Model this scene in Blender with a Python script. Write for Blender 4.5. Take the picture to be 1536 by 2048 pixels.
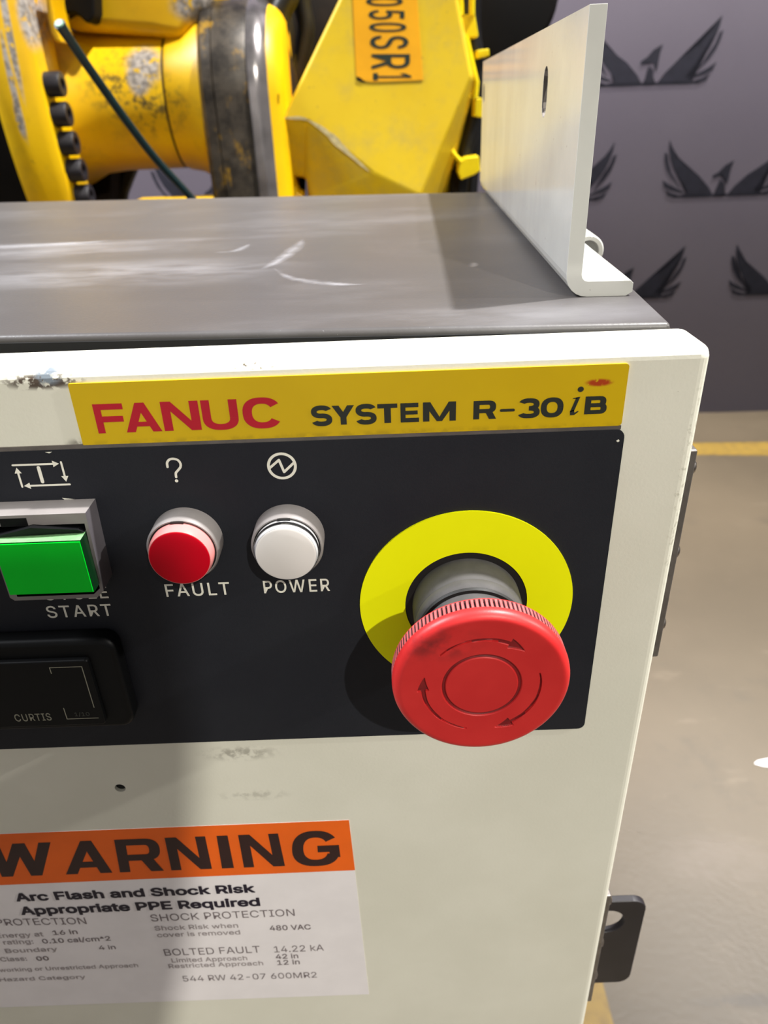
import bpy, bmesh, math, random
from mathutils import Vector, Matrix
random.seed(7)
PI = math.pi
for o in list(bpy.data.objects): bpy.data.objects.remove(o, do_unlink=True)
S = bpy.context.scene
COL = S.collection

# ------------------------------------------------------------------ camera
# solved from the photograph: pinhole with square pixels, 1536 x 2048 frame
F_PX = 1463.69
Z0 = 0.80                                   # height of the emergency-stop axis above the floor
R_CAM = [Vector((0.99934152, -0.01642695, -0.03235254)),
         Vector((-0.03625515, -0.48764822, -0.8722871)),
         Vector((-0.00144764, 0.87288566, -0.48792268))]      # right, down, forward
C_CAM = Vector((-0.02195622, -0.16866090, 0.12437704 + Z0))
cam_d = bpy.data.cameras.new('camera')
cam = bpy.data.objects.new('camera', cam_d); COL.objects.link(cam)
cam_d.sensor_fit = 'HORIZONTAL'; cam_d.sensor_width = 36.0
cam_d.lens = F_PX / 1536 * 36.0
cam_d.clip_start = 0.01; cam_d.clip_end = 60
r, d, f = R_CAM
m = Matrix(((r.x, -d.x, -f.x, C_CAM.x), (r.y, -d.y, -f.y, C_CAM.y), (r.z, -d.z, -f.z, C_CAM.z), (0, 0, 0, 1)))
cam.matrix_world = m
cam_d.dof.use_dof = True; cam_d.dof.focus_distance = 0.20; cam_d.dof.aperture_fstop = 26.0
S.camera = cam

def ray(u, v):
    return R_CAM[0] * ((u - 768) / F_PX) + R_CAM[1] * ((v - 1024) / F_PX) + R_CAM[2]
def at(u, v, y=0.0):
    """point of the vertical plane 'y' that the photograph shows at pixel (u, v)"""
    k = ray(u, v); return C_CAM + k * ((y - C_CAM.y) / k.y)
def onz(u, v, z):
    k = ray(u, v); return C_CAM + k * ((z - C_CAM.z) / k.z)

# ------------------------------------------------------------------ world, lights, exposure
S.view_settings.view_transform = 'Standard'
S.view_settings.look = 'None'
S.view_settings.gamma = 1.0
S.view_settings.use_curve_mapping = False
S.view_settings.exposure = 0.0
w = bpy.data.worlds.new('hall_light'); S.world = w; w.use_nodes = True
bg = w.node_tree.nodes['Background']
bg.inputs[0].default_value = (1.0, 0.96, 0.93, 1); bg.inputs[1].default_value = 0.20

def lamp(name, kind, loc, target, power, color, size=0.1, spread=None):
    l = bpy.data.lights.new(name, kind); l.energy = power; l.color = color
    if kind == 'AREA':
        l.shape = 'DISK'; l.size = size
    elif kind in ('POINT', 'SPOT'):
        l.shadow_soft_size = size
    o = bpy.data.objects.new(name, l); COL.objects.link(o); o.location = loc
    o.rotation_euler = (Vector(target) - Vector(loc)).to_track_quat('-Z', 'Y').to_euler()
    return o
# high-bay lamp over the gap behind the cabinet (casts the bracket's shadow to the left)
hl = lamp('high_bay_lamp', 'SPOT', (1.32, 0.42, Z0 + 2.85), (0, 0.3, Z0 + 0.07), 930, (1.0, 0.98, 0.95), 0.05)
hl.data.spot_size = math.radians(62); hl.data.spot_blend = 0.4
# reflector lamp behind and to the right of the photographer
kl = lamp('high_bay_lamp_front', 'SPOT', (1.41, -3.27, Z0 + 2.75), (0.05, 0.0, 0.55), 500, (1.0, 0.963, 0.85), 0.022)
kl.data.spot_size = math.radians(23); kl.data.spot_blend = 0.6
# added fill light, far left, lighting the bracket's left face
lamp('fill_light_left', 'AREA', (-3.1, 0.5, 4.2), (0, 0.3, Z0), 300, (0.92, 0.95, 1.0), 1.4)
# added fill light over the far floor in front of the backdrop
rl = lamp('fill_light_rear', 'SPOT', (1.35, 1.75, 4.0), (1.3, 1.7, 0.0), 1950, (1.0, 0.97, 0.92), 0.1)
rl.data.spot_size = math.radians(50); rl.data.spot_blend = 0.6
# lamp far off to the right, grazing the cabinet's right edge
sl = lamp('side_lamp', 'SPOT', (4.6, -0.5, 3.3), (0.05, 0.05, Z0 - 0.05), 620, (1.0, 0.96, 0.88), 0.06)
sl.data.spot_size = math.radians(16); sl.data.spot_blend = 0.5
# added fill lights that brighten the upper part of the backdrop
wl = lamp('wall_fill_light', 'SPOT', (1.6, -1.0, 3.2), (1.2, 2.07, 2.15), 1350, (1.0, 0.95, 1.0), 0.15)
wm = lamp('wall_fill_light_left', 'SPOT', (-0.8, -1.0, 3.2), (-0.6, 2.07, 1.85), 1500, (1.0, 0.95, 1.0), 0.15)  # added to lighten the backdrop's left part
wm.data.spot_size = math.radians(50); wm.data.spot_blend = 1.0
wl.data.spot_size = math.radians(50); wl.data.spot_blend = 1.0

# ------------------------------------------------------------------ materials
def L(c):
    """sRGB 0-255 -> linear"""
    out = []
    for x in c[:3]:
        x = x / 255.0
        out.append(x / 12.92 if x <= 0.04045 else ((x + 0.055) / 1.055) ** 2.4)
    return (*out, 1.0)
class NT:
    def __init__(s, name):
        s.m = bpy.data.materials.new(name); s.m.use_nodes = True
        s.t = s.m.node_tree; s.b = s.t.nodes['Principled BSDF']
        s.tc = s.t.nodes.new('ShaderNodeTexCoord')
    def n(s, k, **kw):
        x = s.t.nodes.new(k)
        for a, v in kw.items(): setattr(x, a, v)
        return x
    def ln(s, a, b): s.t.links.new(a, b)
    def noise(s, scale, detail=4, rough=0.55, mapscale=None, rot=None):
        x = s.n('ShaderNodeTexNoise'); x.inputs['Scale'].default_value = scale
        x.inputs['Detail'].default_value = detail; x.inputs['Roughness'].default_value = rough
        src = s.tc.outputs['Object']
        if mapscale:
            mp = s.n('ShaderNodeMapping'); mp.inputs['Scale'].default_value = mapscale
            if rot: mp.inputs['Rotation'].default_value = rot
            s.ln(src, mp.inputs[0]); src = mp.outputs[0]
        s.ln(src, x.inputs['Vector']); return x.outputs['Fac']
    def ramp(s, fac, p0, p1, inv=False):
        x = s.n('ShaderNodeMapRange'); x.interpolation_type = 'SMOOTHSTEP'
        x.inputs[1].default_value = p0; x.inputs[2].default_value = p1
        if inv: x.inputs[3].default_value = 1; x.inputs[4].default_value = 0
        s.ln(fac, x.inputs[0]); return x.outputs[0]
    def mix(s, fac, a, b):
        x = s.n('ShaderNodeMix', data_type='RGBA')
        if isinstance(fac, float): x.inputs[0].default_value = fac
        else: s.ln(fac, x.inputs[0])
        for i, v in ((6, a), (7, b)):
            if isinstance(v, tuple): x.inputs[i].default_value = v
            else: s.ln(v, x.inputs[i])
        return x.outputs[2]
    def mul(s, a, b, op='MULTIPLY'):
        x = s.n('ShaderNodeMath', operation=op)
        for i, v in ((0, a), (1, b)):
            if isinstance(v, (int, float)): x.inputs[i].default_value = v
            else: s.ln(v, x.inputs[i])
        return x.outputs[0]
    def blob(s, c, size, soft=0.3):
        """soft ellipsoid mask round point c (object coordinates) with a ragged edge"""
        mp = s.n('ShaderNodeMapping', vector_type='POINT')
        mp.inputs['Location'].default_value = [-c[i] / size[i] for i in range(3)]
        mp.inputs['Scale'].default_value = [1 / q for q in size]
        s.ln(s.tc.outputs['Object'], mp.inputs[0])
        le = s.n('ShaderNodeVectorMath', operation='LENGTH'); s.ln(mp.outputs[0], le.inputs[0])
        return s.ramp(le.outputs['Value'], 1 - soft, 1 + soft, inv=True)
    def bump(s, h, strength=0.3, dist=0.001):
        x = s.n('ShaderNodeBump'); x.inputs['Strength'].default_value = strength; x.inputs['Distance'].default_value = dist
        s.ln(h, x.inputs['Height']); s.ln(x.outputs[0], s.b.inputs['Normal'])
    def base(s, c):
        if isinstance(c, tuple): s.b.inputs['Base Color'].default_value = c
        else: s.ln(c, s.b.inputs['Base Color'])
    def set(s, rough=0.5, metal=0.0, spec=0.5):
        if isinstance(rough, (int, float)): s.b.inputs['Roughness'].default_value = rough
        else: s.ln(rough, s.b.inputs['Roughness'])
        if isinstance(metal, (int, float)): s.b.inputs['Metallic'].default_value = metal
        else: s.ln(metal, s.b.inputs['Metallic'])
        s.b.inputs['Specular IOR Level'].default_value = spec
def pbr(name, col, rough=0.5, metal=0.0, var=0.12, scale=60, bump=0.0, bscale=600, spec=0.5, bdist=0.0005):
    t = NT(name); c = L(col)
    dk = tuple(x * (1 - var) for x in c[:3]) + (1,); lt = tuple(min(1, x * (1 + var)) for x in c[:3]) + (1,)
    t.base(t.mix(t.ramp(t.noise(scale), 0.3, 0.7), dk, lt)); t.set(rough, metal, spec)
    if bump: t.bump(t.noise(bscale, 2), bump, bdist)
    return t.m

M = {}
def cream():
    t = NT('cream_paint')
    a = t.mix(t.ramp(t.noise(18, 6), 0.3, 0.75), L((222, 220, 206)), L((231, 229, 216)))
    sp = t.ramp(t.noise(900, 2), 0.755, 0.80)
    a = t.mix(t.mul(sp, 0.35), a, L((120, 112, 98)))
    # grimy smudges below the operator panel
    for c, sz, k in (((-0.0715, 0, -0.057), (0.0095, 0.02, 0.0026), 0.5), ((-0.069, 0, -0.0767), (0.009, 0.02, 0.0020), 0.3),
                     ((-0.0955, 0.0, 0.0527), (0.004, 0.02, 0.0013), 0.9)):
        g = t.mul(t.mul(t.blob((c[0], c[1], c[2] + Z0), sz, 0.7), t.ramp(t.noise(330, 4), 0.42, 0.62)), k)
        a = t.mix(g, a, L((95, 88, 76)))
    # chipped corner of the door's top bend, bare dark metal
    g = t.mul(t.blob((-0.1025, 0.001, 0.0690 + Z0), (0.009, 0.006, 0.0018), 0.4), t.ramp(t.noise(420, 4), 0.44, 0.52))
    a = t.mix(g, a, L((84, 72, 62)))
    g = t.mul(t.blob((-0.1010, 0.0015, 0.0702 + Z0), (0.0030, 0.004, 0.0022), 0.4), t.ramp(t.noise(500, 4), 0.42, 0.52))
    a = t.mix(g, a, L((120, 130, 140)))
    g = t.mul(t.blob((-0.052, 0.0, 0.0708 + Z0), (0.005, 0.004, 0.0007), 0.5), t.ramp(t.noise(800, 3), 0.52, 0.58))
    a = t.mix(g, a, L((90, 80, 66)))
    # dirty right edge
    g = t.mul(t.blob((0.0562, 0.002, 0.035 + Z0), (0.0022, 0.004, 0.03), 0.4), t.ramp(t.noise(700, 3), 0.52, 0.66))
    a = t.mix(t.mul(g, 0.35), a, L((120, 115, 90)))
    t.base(a); t.set(0.42); t.bump(t.noise(900, 3), 0.09, 0.0004)
    return t.m
M['cream'] = cream()
def lid_grey():
    t = NT('grey_lid_paint')
    a = t.mix(t.ramp(t.noise(5, 5), 0.3, 0.7), L((74, 71, 71)), L((84, 81, 80)))
    # pale wiped dust, streaked along the lid
    st = t.mul(t.ramp(t.noise(7, 6, 0.62, (1.0, 2.0, 1)), 0.46, 0.74), 0.30)
    a = t.mix(st, a, L((136, 134, 137)))
    dust = t.mul(t.ramp(t.noise(1500, 2), 0.72, 0.78), 0.5)
    a = t.mix(dust, a, L((165, 165, 168)))
    for c, sz, k in (((-0.30, 0.19), (0.17, 0.006), 0.55), ((-0.115, 0.115), (0.05, 0.02), 0.35),
                     ((-0.15, 0.17), (0.05, 0.012), 0.28), ((0.0, 0.032), (0.05, 0.009), 0.22)):
        g = t.mul(t.mul(t.blob((c[0], c[1], 0.072 + Z0), (sz[0], sz[1], 0.05), 0.8), t.ramp(t.noise(16, 5, 0.6, (1, 2.5, 1)), 0.35, 0.7)), k * 0.8)
        a = t.mix(g, a, L((190, 190, 196)))
    t.base(a)
    rr = t.n('ShaderNodeMapRange'); t.ln(t.noise(9, 5, 0.6, (1, 1.6, 1)), rr.inputs[0])
    rr.inputs[3].default_value = 0.34; rr.inputs[4].default_value = 0.47
    t.set(rr.outputs[0]); t.bump(t.noise(900, 2), 0.10, 0.0004)
    return t.m
M['lid'] = lid_grey()
def scuff_mat():
    t = NT('pale_scuff'); t.base(L((186, 184, 188))); t.set(0.5)
    at_ = t.n('ShaderNodeAttribute', attribute_name='fade')
    k = t.mul(t.mul(at_.outputs['Fac'], t.ramp(t.noise(70, 6, 0.65), 0.25, 0.75)), 0.6)
    tr = t.n('ShaderNodeBsdfTransparent'); mx = t.n('ShaderNodeMixShader'); out = t.t.nodes['Material Output']
    t.ln(k, mx.inputs[0]); t.ln(tr.outputs[0], mx.inputs[1]); t.ln(t.b.outputs[0], mx.inputs[2]); t.ln(mx.outputs[0], out.inputs[0])
    return t.m
M['scuff'] = scuff_mat()
def plate_white():
    t = NT('white_bracket_paint')
    a = t.mix(t.ramp(t.noise(25, 5), 0.3, 0.7), L((196, 196, 192)), L((208, 208, 203)))
    g = t.mul(t.ramp(t.noise(10, 5, 0.6, (3, 3, 0.6)), 0.52, 0.72), 0.35)
    a = t.mix(g, a, L((178, 176, 178)))
    sp = t.ramp(t.noise(420, 2), 0.73, 0.78)
    a = t.mix(t.mul(sp, 0.6), a, L((120, 115, 105)))
    t.base(a); t.set(0.13); t.bump(t.noise(650, 2), 0.03, 0.0003); return t.m
M['bracket'] = plate_white()
def panel_black():
    t = NT('black_panel_film')
    t.base(t.mix(t.ramp(t.noise(30), 0.3, 0.7), L((26, 28, 36)), L((31, 33, 40)))); t.set(0.62, spec=0.3)
    t.bump(t.noise(2500, 2), 0.15, 0.0002); return t.m
M['panel'] = panel_black()
def label_yellow():
    t = NT('yellow_label_film')
    a = t.mix(t.ramp(t.noise(40), 0.3, 0.7), L((204, 170, 0)), L((210, 176, 2)))
    g = t.mul(t.blob((-0.030, 0, 0.0528 + Z0), (0.08, 0.01, 0.0008), 0.8), t.ramp(t.noise(300), 0.4, 0.6))
    a = t.mix(t.mul(g, 0.25), a, L((96, 80, 20)))
    g = t.mul(t.blob((0.0307, 0, 0.0639 + Z0), (0.0030, 0.01, 0.0009), 0.35), t.ramp(t.noise(900, 3), 0.30, 0.5))
    a = t.mix(g, a, L((170, 60, 14)))
    t.base(a); t.set(0.4); return t.m
M['label_yellow'] = label_yellow()
M['red_ink'] = pbr('red_ink', (180, 18, 40), 0.45, var=0.06)
M['dark_ink'] = pbr('dark_ink', (38, 42, 36), 0.45, var=0.06)
M['white_ink'] = pbr('white_ink', (236, 234, 222), 0.5, var=0.05)
M['dim_ink'] = pbr('worn_ink', (150, 148, 132), 0.5, var=0.1)
M['faint_ink'] = pbr('faint_ink', (70, 72, 66), 0.5, var=0.1)
M['orange'] = pbr('orange_label', (244, 104, 12), 0.55, var=0.05)
M['paper'] = pbr('white_label', (240, 235, 238), 0.5, var=0.03)
M['print_black'] = pbr('label_black', (26, 18, 40), 0.5, var=0.05)
M['print_brown'] = pbr('label_dark_brown', (48, 24, 22), 0.5, var=0.1)
M['print_grey'] = pbr('label_grey_print', (120, 108, 112), 0.55, var=0.08)
M['print_pale'] = pbr('label_pale_print', (160, 150, 152), 0.55, var=0.08)
M['lime'] = pbr('fluorescent_yellow', (250, 254, 0), 0.6, var=0.01, spec=0.2)
def stop_red():
    t = NT('red_stop_plastic')
    a = t.mix(t.ramp(t.noise(60, 4), 0.3, 0.7), L((196, 34, 36)), L((206, 42, 42)))
    h = NT  # grime smear on the upper left of the head
    g = t.mul(t.blob((-0.011, -0.034, 0.0135 + Z0), (0.008, 0.006, 0.004), 0.8), t.ramp(t.noise(170, 4), 0.38, 0.64))
    a = t.mix(t.mul(g, 0.75), a, L((96, 26, 30)))
    t.base(a); t.set(0.42); t.bump(t.noise(1800, 2), 0.08, 0.0002)
    return t.m
M['stop_red'] = stop_red()
M['stop_groove'] = pbr('dark_red_groove', (120, 16, 20), 0.6, var=0.2, scale=300)  # darker red on the groove faces
M['knurl_gap'] = pbr('dark_knurl_gap', (92, 50, 54), 0.6, var=0.3, scale=500)  # darker tone between the teeth
M['knurl_tip'] = pbr('pale_knurl_tip', (206, 92, 92), 0.5, var=0.15, scale=500)  # paler tone on the teeth
M['collar'] = pbr('grey_rubber', (66, 64, 64), 0.7, var=0.14, scale=220, bump=0.1)
M['black_rubber'] = pbr('black_rubber', (14, 14, 15), 0.6, var=0.2)
M['black_gloss'] = pbr('black_plastic', (7, 8, 10), 0.5, var=0.1, spec=0.2)
M['black_satin'] = pbr('black_painted_steel', (34, 31, 36), 0.45, var=0.15)
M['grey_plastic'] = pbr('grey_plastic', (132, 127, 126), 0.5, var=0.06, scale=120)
M['shaded_grey_plastic'] = pbr('shaded_grey_plastic', (84, 81, 86), 0.5, var=0.08, scale=120)
M['green'] = pbr('green_lens', (0, 208, 42), 0.3, var=0.03, spec=0.15)
M['clear_grey'] = pbr('clear_lens_ring', (190, 190, 192), 0.15, var=0.1, scale=400)
M['green_dark'] = pbr('dark_green_lens_side', (8, 40, 18), 0.2)
M['green_pale'] = pbr('pale_green_lens_edge', (120, 168, 116), 0.3, var=0.2, scale=250)
M['red_lens'] = pbr('red_lens', (188, 0, 26), 0.35, var=0.03, spec=0.15)
M['red_pale'] = pbr('pale_red_lens_edge', (208, 130, 128), 0.25, var=0.1)
M['white_lens'] = pbr('white_lens', (226, 222, 220), 0.35, var=0.02)
M['chrome'] = pbr('chrome', (214, 214, 216), 0.12, 1.0, var=0.05)
M['steel'] = pbr('zinc_steel', (186, 180, 176), 0.3, 1.0, var=0.1, scale=200)
M['hinge'] = pbr('dull_steel', (128, 122, 118), 0.42, 0.7, var=0.15, scale=150)
M['hole'] = pbr('dark_hole', (8, 8, 8), 0.8, var=0.1)
M['body'] = pbr('cabinet_body_paint', (104, 100, 97), 0.5, var=0.06, scale=12)
M['hose'] = pbr('black_hose', (17, 17, 19), 0.42, var=0.3, scale=40)
M['wire'] = pbr('dark_green_sheath', (9, 34, 38), 0.32, var=0.2, scale=80)
M['wire_end'] = pbr('cut_wire_core', (130, 160, 140), 0.4, var=0.2)
def yellow(name, patches=(), dirt=0.5, grime=()):
    t = NT(name)
    a = t.mix(t.ramp(t.noise(7, 5), 0.3, 0.7), L((226, 174, 0)), L((240, 194, 6)))
    a = t.mix(t.mul(t.ramp(t.noise(22, 6, 0.65), 0.52, 0.75), 0.45 * dirt), a, L((150, 118, 40)))
    sp = t.mul(t.ramp(t.noise(140, 4, 0.6), 0.68, 0.74), 0.6 * dirt)
    a = t.mix(sp, a, L((70, 60, 36)))
    for c, sz in grime:
        g = t.mul(t.mul(t.blob(c, sz, 0.7), t.ramp(t.noise(85, 5, 0.7), 0.46, 0.62)), 0.85)
        a = t.mix(g, a, L((74, 66, 40)))
    for c, sz in patches:                                     # chips down to grey primer and steel
        g = t.mul(t.blob(c, sz, 0.35), t.ramp(t.noise(75, 5, 0.65), 0.36, 0.46))
        gc = t.mix(t.ramp(t.noise(160, 4), 0.4, 0.6), L((128, 122, 116)), L((176, 168, 160)))
        a = t.mix(g, a, gc)
    t.base(a); t.set(0.38); t.bump(t.noise(60, 4), 0.08, 0.002)
    return t.m
def worn_rim():
    t = NT('worn_bare_rim')
    a = t.mix(t.ramp(t.noise(26, 6, 0.7), 0.35, 0.65), L((32, 27, 22)), L((76, 68, 58)))
    a = t.mix(t.ramp(t.noise(34, 6, 0.7, (1, 1, 0.5)), 0.56, 0.70), a, L((150, 114, 26)))
    a = t.mix(t.mul(t.ramp(t.noise(60, 5, 0.7), 0.55, 0.7), 0.5), a, L((34, 31, 30)))
    t.base(a); t.set(0.4, 0.25); t.bump(t.noise(90, 4), 0.2, 0.001); return t.m
M['rim'] = worn_rim()
M['bare_steel'] = pbr('bare_bright_edge', (176, 170, 170), 0.22, 0.9, var=0.25, scale=30, bump=0.1, bscale=80)
M['plate_yellow'] = pbr('amber_plate', (250, 176, 0), 0.42, var=0.06, scale=30)
M['plate_ink'] = pbr('green_black_ink', (28, 42, 30), 0.5, var=0.1)
M['clip_yellow'] = pbr('bright_yellow_clip', (250, 222, 0), 0.4, var=0.05)
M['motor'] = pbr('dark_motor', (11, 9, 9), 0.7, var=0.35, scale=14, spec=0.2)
M['brown'] = pbr('brown_and_shade_casting', (26, 18, 9), 0.8, var=0.6, scale=14, spec=0.15)  # casting brown, also carrying the rear housing's painted shade
def floor_mat():
    t = NT('sealed_concrete')
    a = t.mix(t.ramp(t.noise(1.6, 6, 0.6), 0.32, 0.68), L((70, 61, 48)), L((81, 71, 57)))
    a = t.mix(t.mul(t.ramp(t.noise(7, 6, 0.65), 0.55, 0.72), 0.5), a, L((62, 55, 45)))
    a = t.mix(t.mul(t.ramp(t.noise(9, 5, 0.6, (1, 2.4, 1), (0, 0, 0.6)), 0.60, 0.75), 0.5), a, L((98, 87, 73)))
    # curved scuff and a pale worn triangle
    g = t.mul(t.blob((0.42, 0.47, 0), (0.07, 0.035, 1), 0.5), t.ramp(t.noise(16, 4), 0.3, 0.55))
    a = t.mix(t.mul(g, 0.55), a, L((88, 78, 68)))
    g = t.mul(t.blob((0.40, 0.29, 0), (0.07, 0.007, 1), 0.6), t.ramp(t.noise(40, 3), 0.3, 0.5))
    a = t.mix(t.mul(g, 0.6), a, L((52, 46, 41)))
    t.base(a); t.set(0.42); t.bump(t.noise(120, 4), 0.1, 0.002); return t.m
M['floor'] = floor_mat()
def tape_mat():
    t = NT('yellow_floor_tape')
    a = t.mix(t.ramp(t.noise(40, 5), 0.4, 0.7), L((120, 96, 34)), L((104, 82, 34)))
    t.base(a); t.set(0.5); return t.m
M['tape'] = tape_mat()
def wall_mat():
    t = NT('mauve_backdrop_vinyl')
    a = t.mix(t.ramp(t.noise(1.4, 4), 0.3, 0.7), L((75, 70, 78)), L((82, 77, 84)))
    a = t.mix(t.mul(t.ramp(t.noise(260, 2), 0.5, 0.62), 0.16), a, L((66, 60, 66)))
    t.base(a); t.set(0.6, spec=0.3); return t.m
M['wall'] = wall_mat()
M['emblem'] = pbr('printed_emblem_dark', (24, 24, 32), 0.7, var=0.15, scale=40, spec=0.2)
M['shadow_blocker'] = pbr('grey_blocker', (150, 148, 144), 0.6)

# ------------------------------------------------------------------ mesh helpers
ORIGIN = {}
def finish(name, bm, mats, parent=None, bevel=0.0, seg=3, smooth=True, angle=40, limit=35, recalc=True):
    """one mesh object; bm is in world coordinates and is moved into its thing's frame"""
    org = ORIGIN.get(parent.name, Vector()) if parent else Vector()
    if recalc: bmesh.ops.recalc_face_normals(bm, faces=bm.faces[:])
    if parent: bmesh.ops.translate(bm, verts=bm.verts[:], vec=-org)
    me = bpy.data.meshes.new(name); bm.to_mesh(me); bm.free()
    for mt in (mats if isinstance(mats, (list, tuple)) else [mats]): me.materials.append(M[mt] if isinstance(mt, str) else mt)
    o = bpy.data.objects.new(name, me); COL.objects.link(o)
    if parent:
        o.parent = parent; ORIGIN[o.name] = org
    else: ORIGIN[o.name] = Vector()
    if bevel:
        b = o.modifiers.new('edge', 'BEVEL'); b.width = bevel; b.segments = seg; b.limit_method = 'ANGLE'; b.angle_limit = math.radians(limit)
    if smooth:
        for p in me.polygons: p.use_smooth = True
        if not bevel: me.set_sharp_from_angle(angle=math.radians(angle))
        else:
            bk = o.modifiers.new('normals', 'WEIGHTED_NORMAL'); bk.keep_sharp = True
    return o
def thing(name, loc, label, cat, group=None):
    o = bpy.data.objects.new(name, None); COL.objects.link(o); o.location = loc; o.empty_display_size = 0.05
    ORIGIN[o.name] = Vector(loc); tag(o, label, cat, group); return o
def tag(o, label, cat, group=None):
    o['label'] = label; o['category'] = cat
    if group: o['group'] = group
    return o
def struct(o): o['kind'] = 'structure'; return o
def box(bm, x0, x1, y0, y1, z0, z1, mi=0):
    v = [bm.verts.new((x, y, z)) for x in (x0, x1) for y in (y0, y1) for z in (z0, z1)]
    for q in ((0, 1, 3, 2), (4, 6, 7, 5), (0, 4, 5, 1), (2, 3, 7, 6), (0, 2, 6, 4), (1, 5, 7, 3)):
        fc = bm.faces.new([v[i] for i in q]); fc.material_index = mi
def loft(bm, rings, cap=True, mi=0, closed=True):
    vs = [[bm.verts.new(p) for p in rg] for rg in rings]
    for a, b in zip(vs, vs[1:]):
        n = len(a)
        for i in range(n if closed else n - 1):
            j = (i + 1) % n
            fc = bm.faces.new((a[i], a[j], b[j], b[i])); fc.material_index = mi
    if cap:
        for rg in (vs[0][::-1], vs[-1]):
            fc = bm.faces.new(rg); fc.material_index = mi
    return vs
def prism(bm, pts, vec, mi=0):
    vec = Vector(vec); loft(bm, [[Vector(p) for p in pts], [Vector(p) + vec for p in pts]], True, mi)
def lathe(bm, c, axis, prof, n=64, mis=None, capend=True):
    """profile [(radius, distance along axis)] turned about axis ('x','y','z') through c"""
    c = Vector(c); ax = {'x': (Vector((1, 0, 0)), Vector((0, 1, 0)), Vector((0, 0, 1))),
                         'y': (Vector((0, 1, 0)), Vector((0, 0, 1)), Vector((1, 0, 0))),
                         'z': (Vector((0, 0, 1)), Vector((1, 0, 0)), Vector((0, 1, 0)))}[axis]
    rings = []
    for rr, dd in prof:
        if rr < 1e-7: rings.append([bm.verts.new(c + ax[0] * dd)])
        else: rings.append([bm.verts.new(c + ax[0] * dd + (ax[1] * math.cos(2 * PI * i / n) + ax[2] * math.sin(2 * PI * i / n)) * rr) for i in range(n)])
    for k, (a, b) in enumerate(zip(rings, rings[1:])):
        mi = mis[k] if mis else 0
        for i in range(n):
            j = (i + 1) % n
            if len(a) == 1 and len(b) == 1: continue
            if len(a) == 1: fc = bm.faces.new((a[0], b[j], b[i]))
            elif len(b) == 1: fc = bm.faces.new((a[i], a[j], b[0]))
            else: fc = bm.faces.new((a[i], a[j], b[j], b[i]))
            fc.material_index = mi
    if capend:
        for rg in (rings[0], rings[-1]):
            if len(rg) > 1:
                fc = bm.faces.new(rg)
def spline(P, k=8):
    P = [Vector(p) for p in P]; out = []
    for i in range(len(P) - 1):
        p0 = P[max(i - 1, 0)]; p1 = P[i]; p2 = P[i + 1]; p3 = P[min(i + 2, len(P) - 1)]
        for j in range(k):
            t = j / k
            out.append(0.5 * ((2 * p1) + (p2 - p0) * t + (2 * p0 - 5 * p1 + 4 * p2 - p3) * t * t + (3 * p1 - p0 - 3 * p2 + p3) * t ** 3))
    out.append(P[-1]); return out
def tube(bm, P, rad, n=14, mi=0):
    rings = []
    up = Vector((0.3, 0.2, 0.9))
    for i, p in enumerate(P):
        tg = (P[min(i + 1, len(P) - 1)] - P[max(i - 1, 0)]).normalized()
        if abs(tg.dot(up)) > 0.97: up = Vector((1, 0.1, 0))
        a = (up - tg * up.dot(tg)).normalized(); b = tg.cross(a); up = a
        rr = rad(i / (len(P) - 1)) if callable(rad) else rad
        rings.append([p + (a * math.cos(2 * PI * k / n) + b * math.sin(2 * PI * k / n)) * rr for k in range(n)])
    loft(bm, rings, True, mi)
def rrect(x0, x1, z0, z1, rd, n=6, rds=None):
    rds = rds or (rd,) * 4     # corners: bottom left, bottom right, top right, top left
    out = []
    for (cx, cz, a0), q in zip(((x0, z0, PI), (x1, z0, 1.5 * PI), (x1, z1, 0), (x0, z1, 0.5 * PI)), rds):
        sx = 1 if cx == x0 else -1; sz = 1 if cz == z0 else -1
        for i in range(n + 1):
            a = a0 + i / n * PI / 2
            out.append((cx + sx * q + q * math.cos(a), cz + sz * q + q * math.sin(a)))
    return out
def slab(bm, poly, y0, y1, mi=0):
    """polygon in the door's own plane (x, height above e-stop axis), from depth y0 to y1"""
    prism(bm, [(x, y0, z + Z0) for x, z in poly], (0, y1 - y0, 0), mi)
def boolean(o, cbm):
    me = bpy.data.meshes.new('cut'); bmesh.ops.recalc_face_normals(cbm, faces=cbm.faces[:]); cbm.to_mesh(me); cbm.free()
    for mt in o.data.materials: me.materials.append(mt)
    c = bpy.data.objects.new('cut', me); COL.objects.link(c)
    if o.parent: c.location = o.parent.location
    md = o.modifiers.new('cut', 'BOOLEAN'); md.operation = 'DIFFERENCE'; md.object = c; md.solver = 'EXACT'
    idx = len(o.modifiers) - 1
    while idx > 0: o.modifiers.move(idx, idx - 1); idx -= 1
    bpy.context.view_layer.update()
    dg = bpy.context.evaluated_depsgraph_get()
    keep = [(x.type, x.name) for x in o.modifiers if x.type != 'BOOLEAN']
    for x in o.modifiers:
        if x.type != 'BOOLEAN': x.show_viewport = False
    bpy.context.view_layer.update(); dg.update()
    new = bpy.data.meshes.new_from_object(o.evaluated_get(dg))
    o.modifiers.remove(md)
    for x in o.modifiers: x.show_viewport = True
    o.data = new; bpy.data.objects.remove(c, do_unlink=True)
    for p in new.polygons:
        if p.area > 2e-4 or max(abs(q) for q in p.normal) > 0.9995: p.use_smooth = False
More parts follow.
